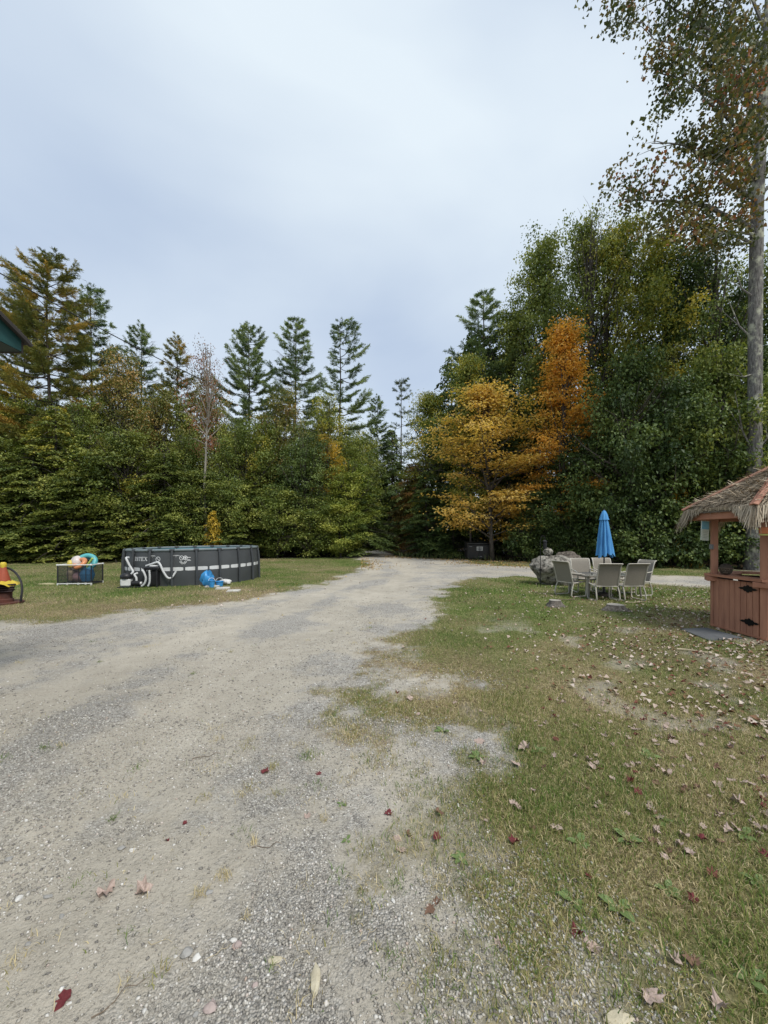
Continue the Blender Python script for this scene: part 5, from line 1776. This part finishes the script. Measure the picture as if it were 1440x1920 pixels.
    MB().box((0, 0, .18), (.185, .008, .36)).build('card', plain('cream_card', (.62, .66, .56), (.56, .60, .52), 8, .6), s)
    MB().box((0, -.006, .277), (.165, .004, .145)).build('blue_print', plain('blue_print', (.14, .36, .50), (.22, .46, .55), 14, .6), s)
    ln = MB()
    for i in range(5):
        ln.box((.006 * (i % 2), -.006, .17 - i * .03), (.13 - .02 * (i % 3), .004, .008))
    ln.build('text_lines', plain('faint_text', (.40, .44, .36), rough=.7), s)
    # carved coconut on the counter
    q = at(1361, 1077, 6.93)
    c = thing('carved_coconut', 'dark brown carved coconut head sitting on the hut counter', 'coconut', (q.x, q.y, .985), math.radians(-45))
    M_c = plain('coconut_husk', (.085, .062, .045), (.04, .03, .022), 9, .9, .6, 60, stretch=(1, 1, .4))
    M_c2 = plain('coconut_carving', (.16, .12, .085), (.11, .08, .055), 9, .8)
    MB().lathe([(.03, .0), (.07, .015), (.092, .06), (.095, .11), (.08, .16), (.05, .19), (.01, .20)], 20).build('shell', M_c, c, True)
    MB().torus((0, -.005, .118), .096, .009, Matrix(), 24, 6).build('brow', M_c2, c, True)
    for s_ in (-1, 1):
        MB().torus((s_ * .035, -.087, .098), .018, .007, Matrix.Rotation(math.radians(90), 4, 'X'), 12, 5).build('eye', M_c2, c)
    MB().box((0, -.094, .072), (.022, .02, .03), bev=.006).build('nose', M_c2, c)
    MB().box((0, -.083, .04), (.07, .014, .014), bev=.005).build('mouth', M_c2, c)


hut()
# grey mat beside the hut
P = [gp(*p) for p in ((1276, 1182), (1325, 1180), (1392, 1199), (1330, 1204))]
cx_, cy_ = np.mean(P, 0)
MAT = list(P)
s = MB().extrude([(p[0] - cx_, p[1] - cy_) for p in P], .0, .028).build('rubber_mat', plain('grey_mat', (.12, .125, .13), (.085, .09, .094), 5, .85, .3, 60))
s.location = (cx_, cy_, .004)
tag(s, 'grey rubber mat on the ground in front of the hut boards', 'mat')


# ------------------------------------------------------------------ dumpster
def dumpster():
    x, y = gp(900, 1050.5)
    o = thing('dumpster', 'black metal dumpster with a white notice under the orange beech', 'dumpster', (x, y + .6, 0), -.04)
    M_d = plain('black_steel', (.016, .016, .017), (.024, .021, .019), 4, .5, .2, 18)
    W, D, Hh = 1.62, 1.1, 1.08
    poly = [(-D / 2, .12), (-D / 2 - .04, Hh - .18), (-D / 2 + .06, Hh), (D / 2, Hh + .12), (D / 2, .12)]
    Mx = Matrix(((0, 0, 1, 0), (1, 0, 0, 0), (0, 1, 0, 0), (0, 0, 0, 1)))
    MB().extrude(poly, -W / 2, W / 2, Mx).build('body', M_d, o)
    for u in (-.5, 0, .5):
        MB().box((u * W * .92, -D / 2 - .045, .52), (.05, .05, .74), bev=.008).build('rib', M_d, o)
    for s in (-1, 1):
        MB().box((s * W * .25, 0, Hh + .085), (W * .49, D + .06, .03), Matrix.Rotation(math.atan2(.13, D), 4, 'X'), bev=.008).build('lid', M_black, o)
        MB().box((s * (W / 2 + .05), 0, .72), (.1, .75, .14), bev=.01).build('fork_pocket', M_d, o)
        for t in (-1, 1):
            MB().lathe([(.07, -.03), (.07, .03)], 14, (s * W * .38, t * D * .36, .07)).build('caster', M_black, o)
    MB().tube([(-W / 2, -D / 2 + .02, Hh + .03), (W / 2, -D / 2 + .02, Hh + .03)], .025, 8).build('lip_bar', plain('worn_steel_lip', (.20, .19, .18), (.05, .05, .05), 14, .5), o)
    sg = MB().box((.0, -D / 2 - .062, .78), (.40, .012, .27)).build('notice', plain('notice_white', (.50, .50, .48), rough=.6), o)
    ln = MB()
    for z, w in ((.85, .28), (.80, .32), (.735, .30), (.69, .22)):
        ln.box((0, -D / 2 - .070, z), (w, .004, .03))
    ln.build('text_lines', plain('notice_text', (.07, .07, .07), rough=.7), sg)
    MB().box((-.58, -D / 2 - .03, .90), (.18, .012, .07)).build('sticker', plain('grey_sticker', (.22, .22, .22), rough=.6), o)
    MB().box((.05, -D / 2 - .03, .25), (.22, .012, .05)).build('sticker', bpy.data.materials['grey_sticker'], o)


dumpster()

# ------------------------------------------------------------------ small growth and litter on the ground
def in_view(x, y, pad=120):
    px = CX + F * x / np.maximum(y, .05)
    return (y > 1.05) & (px > -pad) & (px < 1440 + pad)


def blades(name, x, y, h, w, lean, tone, mat, seg=2, az=None, r=RNG):
    n = len(x)
    az = r.uniform(0, 2 * np.pi, n) if az is None else az
    z = gz(x, y) - .004
    d = np.stack([np.cos(az), np.sin(az), np.zeros(n)], 1)
    fa = r.uniform(0, 2 * np.pi, n)
    s = np.stack([np.cos(fa), np.sin(fa), np.zeros(n)], 1)
    b = np.stack([x, y, z], 1)
    up = np.array([0, 0, 1.0])
    L_ = lean[:, None]
    h_, w_ = h[:, None], w[:, None]
    tip = b + d * h_ * np.sin(L_) + up * h_ * np.cos(L_)
    if seg == 1:
        V = np.stack([b - s * w_ / 2, b + s * w_ / 2, tip], 1).reshape(-1, 3)
        Tt = np.arange(3 * n).reshape(-1, 3)
        tn = tone
    else:
        m = b + d * h_ * .5 * np.sin(L_ * .55) + up * h_ * .52 * np.cos(L_ * .55)
        V = np.stack([b - s * w_ / 2, b + s * w_ / 2, m - s * w_ * .4, m + s * w_ * .4, tip], 1).reshape(-1, 3)
        k = np.arange(n)[:, None] * 5
        Tt = np.concatenate([k + np.array([[0, 1, 3]]), k + np.array([[0, 3, 2]]), k + np.array([[2, 3, 4]])], 1).reshape(-1, 3)
        tn = np.repeat(tone, 3)
    return np_mesh(name, V, Tt, mat, np.clip(tn, 0, 1))


M_grass = tone_mat('grass_blades', [(0, (.055, .125, .020)), (.3, (.15, .24, .048)), (.5, (.27, .27, .09)), (.72, (.47, .385, .20)), (1, (.72, .62, .39))], .7, .25)


def free(x, y):
    ok = np.ones(len(x), bool)
    ok &= np.hypot(x - PC[0], y - PC[1]) > PR + .1
    ok &= np.hypot(x - HC.x, y - HC.y) > 1.0
    ok &= sdf(x, y, MAT) < .0
    return ok


def grass():
    r = np.random.default_rng(31)
    parts = []
    # (number, y range, height, width, segments)
    for (N, y0, y1, hh, ww, seg) in ((270000, 1.15, 4.2, .046, .0034, 2), (256000, 4.2, 9.5, .045, .0055, 1), (190000, 9.5, 28, .060, .013, 1)):
        yy = y0 + (y1 - y0) * r.random(N) ** (1.0 if y0 > 4 else .75)
        xx = r.uniform(-1.12, 1.12, N) * yy
        wide = r.random(N) < (.22 if y0 < 5 else 0)
        xx = np.where(wide, r.uniform(1.1, 2.0, N) * yy, xx)
        g, w = fields(xx, yy)
        t, bare = turf(xx, yy, g)
        p = np.clip((t + .15) / .6, 0, 1) ** 1.2 * (1 - .85 * bare)
        p = np.where(t < 0, p * .4 + .010 * (yy < 5) * (fnoise(xx, yy, 2.5, 44, 2) > .62), p)
        keep = (r.random(N) < p) & (w > -.6) & free(xx, yy) & in_view(xx, yy, 760)
        xx, yy, g = xx[keep], yy[keep], g[keep]
        dr = dryness(xx, yy, g)
        dr = np.where(g < .25, np.maximum(dr, .55), dr)
        n = len(xx)
        tone = np.clip(.06 + .68 * dr + r.normal(0, .21, n), 0, 1)
        tone = np.where(r.random(n) < .22, r.uniform(.62, 1, n), tone)
        h = hh * r.uniform(.5, 1.5, n) * np.where(tone > .6, .8, 1) * (.55 + .9 * fnoise(xx, yy, 4.0, 71, 2))
        lean = np.clip(np.abs(r.normal(.65, .35, n)) + np.where(tone > .65, .35, 0), 0, 1.45)
        o = link('grass', blades('grass', xx, yy, h, ww * r.uniform(.7, 1.4, n), lean, tone, M_grass, seg, r=r))
        tag(o, 'short patchy green and straw coloured grass blades on the lawns', 'grass', kind='stuff')
    # dry tufts on the gravel
    X, Yy, H_, T_ = [], [], [], []
    for i in range(230):
        if i < 90:
            y = r.uniform(1.3, 3.2)
        else:
            y = r.uniform(2.5, 9)
        x = r.uniform(-1.05, .9) * y
        g, w = fields(np.array([x]), np.array([y]))
        if g[0] > .3 or (g[0] < -1.3 and r.random() < .6):
            continue
        k = int(r.integers(10, 46))
        s = r.uniform(.012, .05)
        X.append(x + r.normal(0, s, k)); Yy.append(y + r.normal(0, s, k))
        H_.append(r.uniform(.02, .065, k)); T_.append(np.clip(r.choice([.25, .6, .8, .9]) + r.normal(0, .12, k), 0, 1))
    X, Yy, H_, T_ = map(np.concatenate, (X, Yy, H_, T_))
    n = len(X)
    o = link('dry_grass_tufts', blades('dry_grass_tufts', X, Yy, H_, r.uniform(.002, .0042, n), r.uniform(.4, 1.35, n), T_, M_grass, 2, r=r))
    tag(o, 'scattered dry grass tufts growing in the gravel', 'grass', kind='stuff')
    # taller weeds along the foot of the wood
    M_weed = tone_mat('weed_blades', [(0, (.030, .055, .018)), (.5, (.075, .105, .035)), (1, (.22, .22, .09))], .7, .25)
    N = 26000
    yy = r.uniform(19, 44, N)
    xx = r.uniform(-1.1, 1.1, N) * yy
    g, w = fields(xx, yy)
    keep = (w > -1.6) & (w < np.where(yy > 29, -.25, .25 + .25 * (xx > 0))) & (r.random(N) < np.where(xx > -.2 * yy + 1, .95, .55))
    xx, yy = xx[keep], yy[keep]
    n = len(xx)
    o = link('weeds', blades('weeds', xx, yy, r.uniform(.12, .55, n) * np.where(fnoise(xx, yy, .8, 66, 2) > .5, 1.3, .6), r.uniform(.02, .045, n), r.uniform(.1, .9, n), r.random(n), M_weed, 2, r=r))
    tag(o, 'uncut weeds and tall grass along the foot of the wood', 'weeds', kind='stuff')


grass()


def gravel():
    """loose stones, each a small faceted lump; one mass"""
    r = np.random.default_rng(52)
    base = np.array([(1, 0, 0), (-1, 0, 0), (0, 1, 0), (0, -1, 0), (0, 0, 1), (0, 0, -1)], float)
    tri = np.array([(4, 0, 2), (4, 2, 1), (4, 1, 3), (4, 3, 0), (0, 5, 2), (2, 5, 1), (1, 5, 3), (3, 5, 0)])
    for (N, y0, y1, s0, s1, nm) in ((95000, 1.2, 3.6, .0026, .0105, 'fine_gravel'), (62000, 3.4, 10, .004, .015, 'loose_gravel'), (9000, 10, 27, .010, .026, 'far_gravel')):
        y = y0 + (y1 - y0) * r.random(N)
        x = r.uniform(-1.1, 1.1, N) * y
        g, w = fields(x, y)
        heap = fnoise(x, y, .62, 77, 3) + (fnoise(x, y, 3.0, 79, 2) - .5) * .5
        p = np.clip((heap - .40) / .16, .16, 1) * np.clip((.5 - g) / .5, 0, 1)
        k = (r.random(N) < p) & (w > 0)
        x, y = x[k], y[k]
        n = len(x)
        s = s0 + (s1 - s0) * r.random(n) ** 2.4
        jit = r.uniform(.6, 1.25, (n, 6, 1)) * np.array([1, 1, .62])
        V = base[None] * jit * s[:, None, None]
        V += r.normal(0, .12, V.shape) * s[:, None, None]
        V = rot_z(V, r.uniform(0, 6.28, n)[:, None])
        V += np.stack([x, y, gz(x, y) + s * .18], 1)[:, None, :]
        Tt = (tri[None] + (np.arange(n) * 6)[:, None, None]).reshape(-1, 3)
        m = bpy.data.materials.get('gravel_stones') or tone_mat('gravel_stones', [(0, (.17, .16, .145)), (.3, (.30, .28, .245)), (.6, (.39, .365, .315)), (.85, (.47, .445, .395)), (.95, (.66, .64, .60)), (1, (.42, .33, .27))], .9)
        o = link(nm, np_mesh(nm, V.reshape(-1, 3), Tt, m, np.repeat(r.random(n), 8)))
        tag(o, 'loose grey and tan gravel strewn over the driveway', 'gravel', kind='stuff')


gravel()


# ------------------------------------------------------------------ fallen leaves
def leaf_shape(seed, curl):
    """a lobed maple leaf, about 1 unit across, cupped"""
    r = np.random.default_rng(seed)
    ang = np.radians([-90, -62, -35, -12, 8, 32, 52, 70, 90, 110, 128, 148, 172, 192, 215, 242])
    rad = np.array([.20, .36, .34, .46, .36, .38, .50, .38, .56, .38, .50, .38, .36, .46, .34, .36]) * r.uniform(.78, 1.15, 16)
    x, y = rad * np.cos(ang), rad * np.sin(ang)
    ax = r.uniform(0, 3.14)
    u = x * math.cos(ax) + y * math.sin(ax)
    z = curl * (1.7 * u ** 2 + .5 * np.abs(x * y)) + r.normal(0, .055, 16) * (.3 + curl * 2)
    V = [(0, 0, 0)] + [(a, b, c) for a, b, c in zip(x, y, z)]
    Fs = [(0, i, i % 16 + 1) for i in range(1, 17)]
    V += [(0, -.16, .0), (.02, -.17, 0), (.05, -.5, .05 + .1 * curl), (.03, -.5, .05 + .1 * curl)]
    Fs.append((17, 18, 19, 20))
    return V, Fs


LEAF_COL = {
    'pale': (plain('leaf_dry_pale', (.46, .36, .31), (.30, .22, .18), 9, .8), 'curled pale pinkish tan'),
    'red': (plain('leaf_dry_red', (.155, .024, .028), (.09, .016, .018), 12, .7), 'dark red'),
    'brown': (plain('leaf_dry_brown', (.20, .115, .075), (.12, .07, .045), 9, .8), 'dry brown'),
    'yellow': (plain('leaf_dry_yellow', (.55, .38, .10), (.42, .26, .06), 9, .8), 'yellow'),
}
LM_ = {}
for ck, (mt, _) in LEAF_COL.items():
    for v in range(5):
        V, Fs = leaf_shape(100 + v, (.15, .45, .75, 1.0, .6)[v])
        me = bpy.data.meshes.new('fallen_leaf')
        me.from_pydata(V, [], Fs)
        me.materials.append(mt)
        LM_[ck, v] = me
LEAF_N = 0


def put_leaf(x, y, size, ck, v, rz, tilt=.25):
    global LEAF_N
    LEAF_N += 1
    g, _ = fields(np.array([x]), np.array([y]))
    where = 'in the grass' if g[0] > .15 else 'on the bare gravel'
    o = link('fallen_leaf', LM_[ck, v])
    o.location = (x, y, float(gz(x, y)) + size * (.04 if g[0] < .15 else .16) + (.008 if g[0] > .15 else 0))
    o.rotation_euler = (RNG.uniform(-tilt, tilt), RNG.uniform(-tilt, tilt), rz)
    o.scale = (size, size, size * RNG.uniform(.7, 1.1))
    tag(o, '%s fallen maple leaf lying %s' % (LEAF_COL[ck][1], where), 'leaf', '%s fallen leaves %s' % (LEAF_COL[ck][1], where))


def litter():
    r = np.random.default_rng(88)
    known = [(118, 1880, .075, 'red'), (1218, 1876, .085, 'pale'), (1109, 1775, .075, 'pale'), (1079, 1748, .06, 'red'), (496, 1448, .075, 'red'), (598, 1450, .055, 'red'), (770, 1313, .085, 'pale'),
             (985, 1408, .11, 'pale'), (968, 1584, .07, 'red'), (820, 1574, .06, 'red'), (745, 1568, .065, 'pale'), (750, 1589, .06, 'pale'), (199, 1676, .09, 'pale'), (271, 1676, .09, 'pale'),
             (575, 1531, .05, 'pale'), (806, 1703, .075, 'brown'), (1196, 1491, .06, 'red'), (1316, 1578, .06, 'red'), (1384, 1513, .09, 'pale'), (1430, 1505, .06, 'red'), (1045, 1558, .08, 'pale'),
             (1335, 1646, .06, 'red'), (1300, 1696, .055, 'red'), (1266, 1808, .05, 'pale'), (1302, 1811, .07, 'brown'), (897, 1391, .10, 'pale'), (968, 1438, .075, 'pale'), (1430, 1562, .07, 'pale'),
             (313, 1578, .03, 'red'), (347, 1546, .035, 'red'), (443, 1771, .04, 'pale'), (936, 1770, .05, 'pale'), (730, 1521, .06, 'red'), (1345, 1892, .06, 'pale'), (1104, 1648, .045, 'red'), (1262, 1393, .09, 'pale'),
             (1112, 1444, .07, 'pale'), (1250, 1455, .08, 'pale'), (905, 1435, .06, 'pale'), (818, 1690, .05, 'brown')]
    for i, (px, py, s, ck) in enumerate(known):
        x, y = gp(px, py)
        put_leaf(x, y, s, ck, i % 5, r.uniform(0, 6.28))
    pts = []
    while len(pts) < 9000:
        n = 6000
        y = 2.0 + 12 * r.random(n) ** 1.0
        x = r.uniform(-.25, 1.08, n) * y
        g, w = fields(x, y)
        p = np.clip(g + .15, 0, 1) * (.07 + .93 * np.clip((x - .2 * y) / (.7 * y), 0, 1) ** 1.5) * (.5 + .9 * fnoise(x, y, .9, 33, 2)) * np.clip((y - 1.2) / 4.5, .10, 1)
        k = (r.random(n) < p * .5) & free(x, y)
        pts += list(zip(x[k], y[k]))
    pts = np.array(pts)[r.permutation(len(pts))[:4200]]
    pts = pts[np.argsort(np.hypot(pts[:, 0], pts[:, 1]))]
    nind = 300 - LEAF_N
    cks = r.choice(['pale', 'pale', 'pale', 'red', 'brown'], len(pts), p=[.3, .2, .12, .14, .24])
    for (x, y), ck in zip(pts[:nind], cks[:nind]):
        put_leaf(x, y, r.uniform(.028, .062), ck, int(r.integers(0, 5)), r.uniform(0, 6.28), .4)
    # the rest as one mass: folded lozenges, plus the yellow drift along the drive's edges
    P = pts[nind:]
    T_ = r.choice([.1, .3, .85, .95], len(P), p=[.10, .32, .34, .24])
    S_ = r.uniform(.025, .07, len(P))
    X, Yy, C_ = [], [], []
    for (N, y0, y1, lo, hi, c) in ((26000, 19, 32, -.3, .8, .6), (9000, 9, 24, -1.0, 0, .85)):
        y = r.uniform(y0, y1, N)
        x = r.uniform(lo, hi, N) * y
        g, w = fields(x, y)
        edge = np.exp(-np.abs(g - .1) / (.55 if c == .6 else .5)) * (w > -.5) if c == .6 else np.exp(-np.abs(g - .1) / .3) * .25
        if c == .6:
            edge = np.maximum(edge * ((x > -.06 * y)), .9 * (w < 1.1) * (w > -.3) * (x > 0))
        k = (r.random(N) < edge * .55) & free(x, y)
        X.append(x[k]); Yy.append(y[k]); C_.append(np.clip(c + r.normal(0, .12, k.sum()), 0, 1))
    x = np.r_[P[:, 0], np.concatenate(X)]
    y = np.r_[P[:, 1], np.concatenate(Yy)]
    t = np.r_[T_, np.concatenate(C_)]
    n = len(x)
    s = np.r_[S_, r.uniform(.055, .10, n - len(P))]
    c = np.stack([x, y, gz(x, y) + s * .22 + .012], 1)
    an = r.uniform(0, 6.28, n)
    d = np.stack([np.cos(an), np.sin(an), r.normal(0, .25, n)], 1)
    nn = np.stack([r.normal(0, .3, n), r.normal(0, .3, n), np.ones(n)], 1)
    V, Tt = leaves(c, d, nn, s, s * r.uniform(.6, 1.0, n), .35)
    m = tone_mat('leaf_litter', [(0, (.17, .03, .028)), (.2, (.15, .085, .055)), (.45, (.24, .14, .07)), (.6, (.52, .33, .09)), (.72, (.50, .36, .16)), (.85, (.42, .33, .27)), (1, (.55, .48, .42))], .85)
    o = link('leaf_litter', np_mesh('leaf_litter', V, Tt, m, np.repeat(t, 2)))
    tag(o, 'fallen leaves scattered thinly over the far grass and drive edges', 'leaves', kind='stuff')


litter()


# ------------------------------------------------------------------ single stones, weeds, twigs
def small_things():
    r = np.random.default_rng(19)
    MS = {'grey': plain('stone_grey', (.36, .35, .33), (.24, .235, .22), 25, .9, .3, 80), 'white': plain('stone_white', (.66, .65, .62), (.50, .48, .44), 25, .85, .3, 80),
          'yellow': plain('stone_yellow', (.56, .51, .38), (.42, .37, .26), 14, .85, .4, 60), 'pink': plain('stone_pink', (.42, .34, .31), (.32, .26, .24), 20, .85, .3, 80)}
    spec = [(1160, 1914, (.075, .035, .03), 'yellow', 'big pale yellow stone at the edge of the grass', .2), (592, 1842, (.028, .085, .025), 'yellow', 'long pale yellow stone lying in fine gravel', .1),
            (350, 1789, (.035, .03, .025), 'grey', 'blue-grey angular stone beside smaller white ones in the gravel', .3), (368, 1797, (.026, .02, .016), 'white', 'whitish stone touching the blue-grey stone', .9),
            (36, 1682, (.022, .03, .016), 'white', 'cream stone by a grass tuft at the edge of the dirt', .2), (90, 1681, (.03, .016, .012), 'grey', 'flat dark grey stone on tan dirt', .1), (16, 1610, (.024, .02, .016), 'grey', 'rounded grey stone among fine gravel', 0),
            (248, 1596, (.024, .016, .013), 'white', 'white stone beside a brown tuft', .5), (228, 1592, (.03, .018, .014), 'grey', 'pale grey stone beside the white one', .2), (446, 1772, (.024, .02, .014), 'pink', 'pinkish stone next to a cream one in the gravel', .3),
            (437, 1763, (.022, .014, .01), 'white', 'cream flat stone next to the pinkish one', .1), (477, 1848, (.02, .016, .013), 'pink', 'small pinkish stone in fine gravel', .6), (515, 1801, (.04, .02, .012), 'yellow', 'flat yellowish stone in fine gravel', .1),
            (392, 1676, (.024, .018, .014), 'grey', 'blue-grey stone where dirt meets gravel', .3), (395, 1888, (.035, .028, .02), 'pink', 'dusky pink stone beside a dry tuft', .3), (330, 1795, (.016, .012, .01), 'white', 'tiny white stone left of the blue-grey stone', .1)]
    for i, (px, py, sz, c, lb, rz) in enumerate(spec):
        x, y = gp(px, py)
        o = rock('stone', MS[c], tuple(.72 * q for q in sz), 200 + i, 2, .3, 1.0)
        o.data.polygons.foreach_set('use_smooth', [False] * len(o.data.polygons))
        o.location = (x, y, float(gz(x, y)) + sz[2] * .35)
        o.rotation_euler = (0, 0, rz)
        tag(o, lb, 'stone')
    pr = {}
    for c in ('grey', 'white'):
        for v in range(3):
            q = rock('stone', MS[c], (1, .75, .5), 240 + v, 2, .3, 1.0)
            q.data.polygons.foreach_set('use_smooth', [False] * len(q.data.polygons))
            pr[c, v] = q.data
            bpy.data.objects.remove(q)
    for i in range(45):
        y = 1.35 + 5.0 * r.random() ** 1.3
        x = r.uniform(-1.02, .45) * y
        g, _ = fields(np.array([x]), np.array([y]))
        if g[0] > .2:
            continue
        c = 'white' if r.random() < .35 else 'grey'
        o = link('stone', pr[c, int(r.integers(0, 3))])
        s = r.uniform(.006, .013) * (1 + .12 * y)
        o.scale = (s, s, s)
        o.location = (x, y, float(gz(x, y)) + s * .15)
        o.rotation_euler = (r.normal(0, .2), r.normal(0, .2), r.uniform(0, 6.28))
        tag(o, 'small %s stone half sunk in the gravel' % c, 'stone', 'small %s stones in the gravel' % c)
    # plantain weeds: rosettes of broad leaves
    M_pl = plain('plantain_leaf', (.16, .22, .075), (.10, .15, .05), 10, .5)
    shapes = []
    for v in range(3):
        L_, W_ = (1.0, .42), 0
        vs, fs = [], []
        k = 6
        for i in range(k + 1):
            t = i / k
            w = .26 * math.sin(math.pi * min(1, t * .92 + .05)) ** .8 * (1 if t > .22 else .35)
            z = .42 * t * (1 - .62 * t) + (.05 * v - .05) * t
            vs += [(t, -w, z + .05 * (w > .1)), (t, 0, z), (t, w, z + .05 * (w > .1))]
        for i in range(k):
            a = i * 3
            fs += [(a, a + 3, a + 4, a + 1), (a + 1, a + 4, a + 5, a + 2)]
        me = bpy.data.meshes.new('leaf')
        me.from_pydata(vs, [], fs)
        me.polygons.foreach_set('use_smooth', [True] * len(fs))
        me.materials.append(M_pl)
        shapes.append(me)
    W_ = [(1087, 1582, 5, .065), (1180, 1576, 7, .075), (1160, 1705, 4, .075), (1250, 1668, 6, .06), (863, 1608, 6, .05), (1075, 1690, 4, .065), (1405, 1838, 4, .065), (1242, 1538, 5, .06), (1395, 1568, 5, .06), (640, 1505, 4, .035),
          (650, 1572, 4, .03), (830, 1370, 6, .07), (1010, 1410, 6, .07), (1215, 1418, 7, .08), (895, 1420, 6, .07), (1420, 1655, 5, .06), (1005, 1830, 3, .03)]
    lbl = ['broad-leaved green weed rosette growing in the thin grass', 'broad-leaved green weed rosette sprouting at the gravel edge']
    for px, py, n, s in W_:
        x, y = gp(px, py)
        g, _ = fields(np.array([x]), np.array([y]))
        o = thing('plantain_weed', lbl[0] if g[0] > .2 else lbl[1], 'weed', (x, y, float(gz(x, y))), r.uniform(0, 6), 'green weed rosettes in the grass' if g[0] > .2 else 'green weed rosettes at the gravel edge')
        for i in range(n):
            c = link('leaf', shapes[i % 3], o)
            q = s * r.uniform(.7, 1.2)
            c.scale = (q, q, q)
            c.rotation_euler = (0, r.uniform(-.15, .25), 2 * math.pi * i / n + r.normal(0, .3))
    # twigs
    M_tw = plain('twig_bark', (.20, .155, .11), (.12, .09, .065), 20, .9)
    M_st = plain('straw_stem', (.46, .40, .27), (.36, .30, .20), 20, .9)
    tw = [(388, 1419, .20, .1, 'thin brown twig on the grey gravel patch'), (975, 1698, .10, 2.0, 'short pale wood splinter at the grass edge'), (225, 1872, .17, .75, 'thin dark twig beside dry tufts in the foreground'),
          (1010, 1514, .10, .3, 'pale splinter lying in the straw grass'), (805, 1742, .11, 2.3, 'forked straw stem on bare dirt'), (410, 1786, .10, .7, 'short pale stick in fine gravel'), (300, 1769, .10, .0, 'thin straw lying flat on gravel'),
          (960, 1525, .10, 1.0, 'dark twig sticking out of the dry grass'), (690, 1762, .09, .5, 'curled straw stem on the dirt'), (500, 1590, .16, .1, 'thin reddish twig on tan dirt'), (1310, 1225, .5, -.7, 'long pale stick in the grass below the rubber mat'),
          (1065, 1126, .5, -.15, 'long bare root beside the small stump'), (1190, 1132, .5, .05, 'pale bare root right of the wide stump')]
    for px, py, ln, az, lb in tw:
        x, y = gp(px, py)
        d = Vector((math.cos(az), math.sin(az), 0))
        s = Vector((-d.y, d.x, 0))
        R_ = .0012 + .007 * ln if ln < .3 else .014
        z = R_ + (.012 if ln > .3 else .002)
        pts = [d * ln * (t - .5) + s * r.normal(0, .05) * ln + Vector((0, 0, z + abs(r.normal(0, .01)) * (t > .6))) for t in np.linspace(0, 1, 6)]
        b = MB().tube(pts, list(np.linspace(R_, R_ * .45, 6)), 6)
        b.tube([pts[3], pts[3] + (d + s * .8) * ln * .22 + Vector((0, 0, .006))], [R_ * .5, R_ * .25], 5)
        o = b.build('twig', M_st if ('pale' in lb or 'straw' in lb) else M_tw)
        o.location = (x, y, float(gz(x, y)))
        tag(o, lb, 'twig')


small_things()
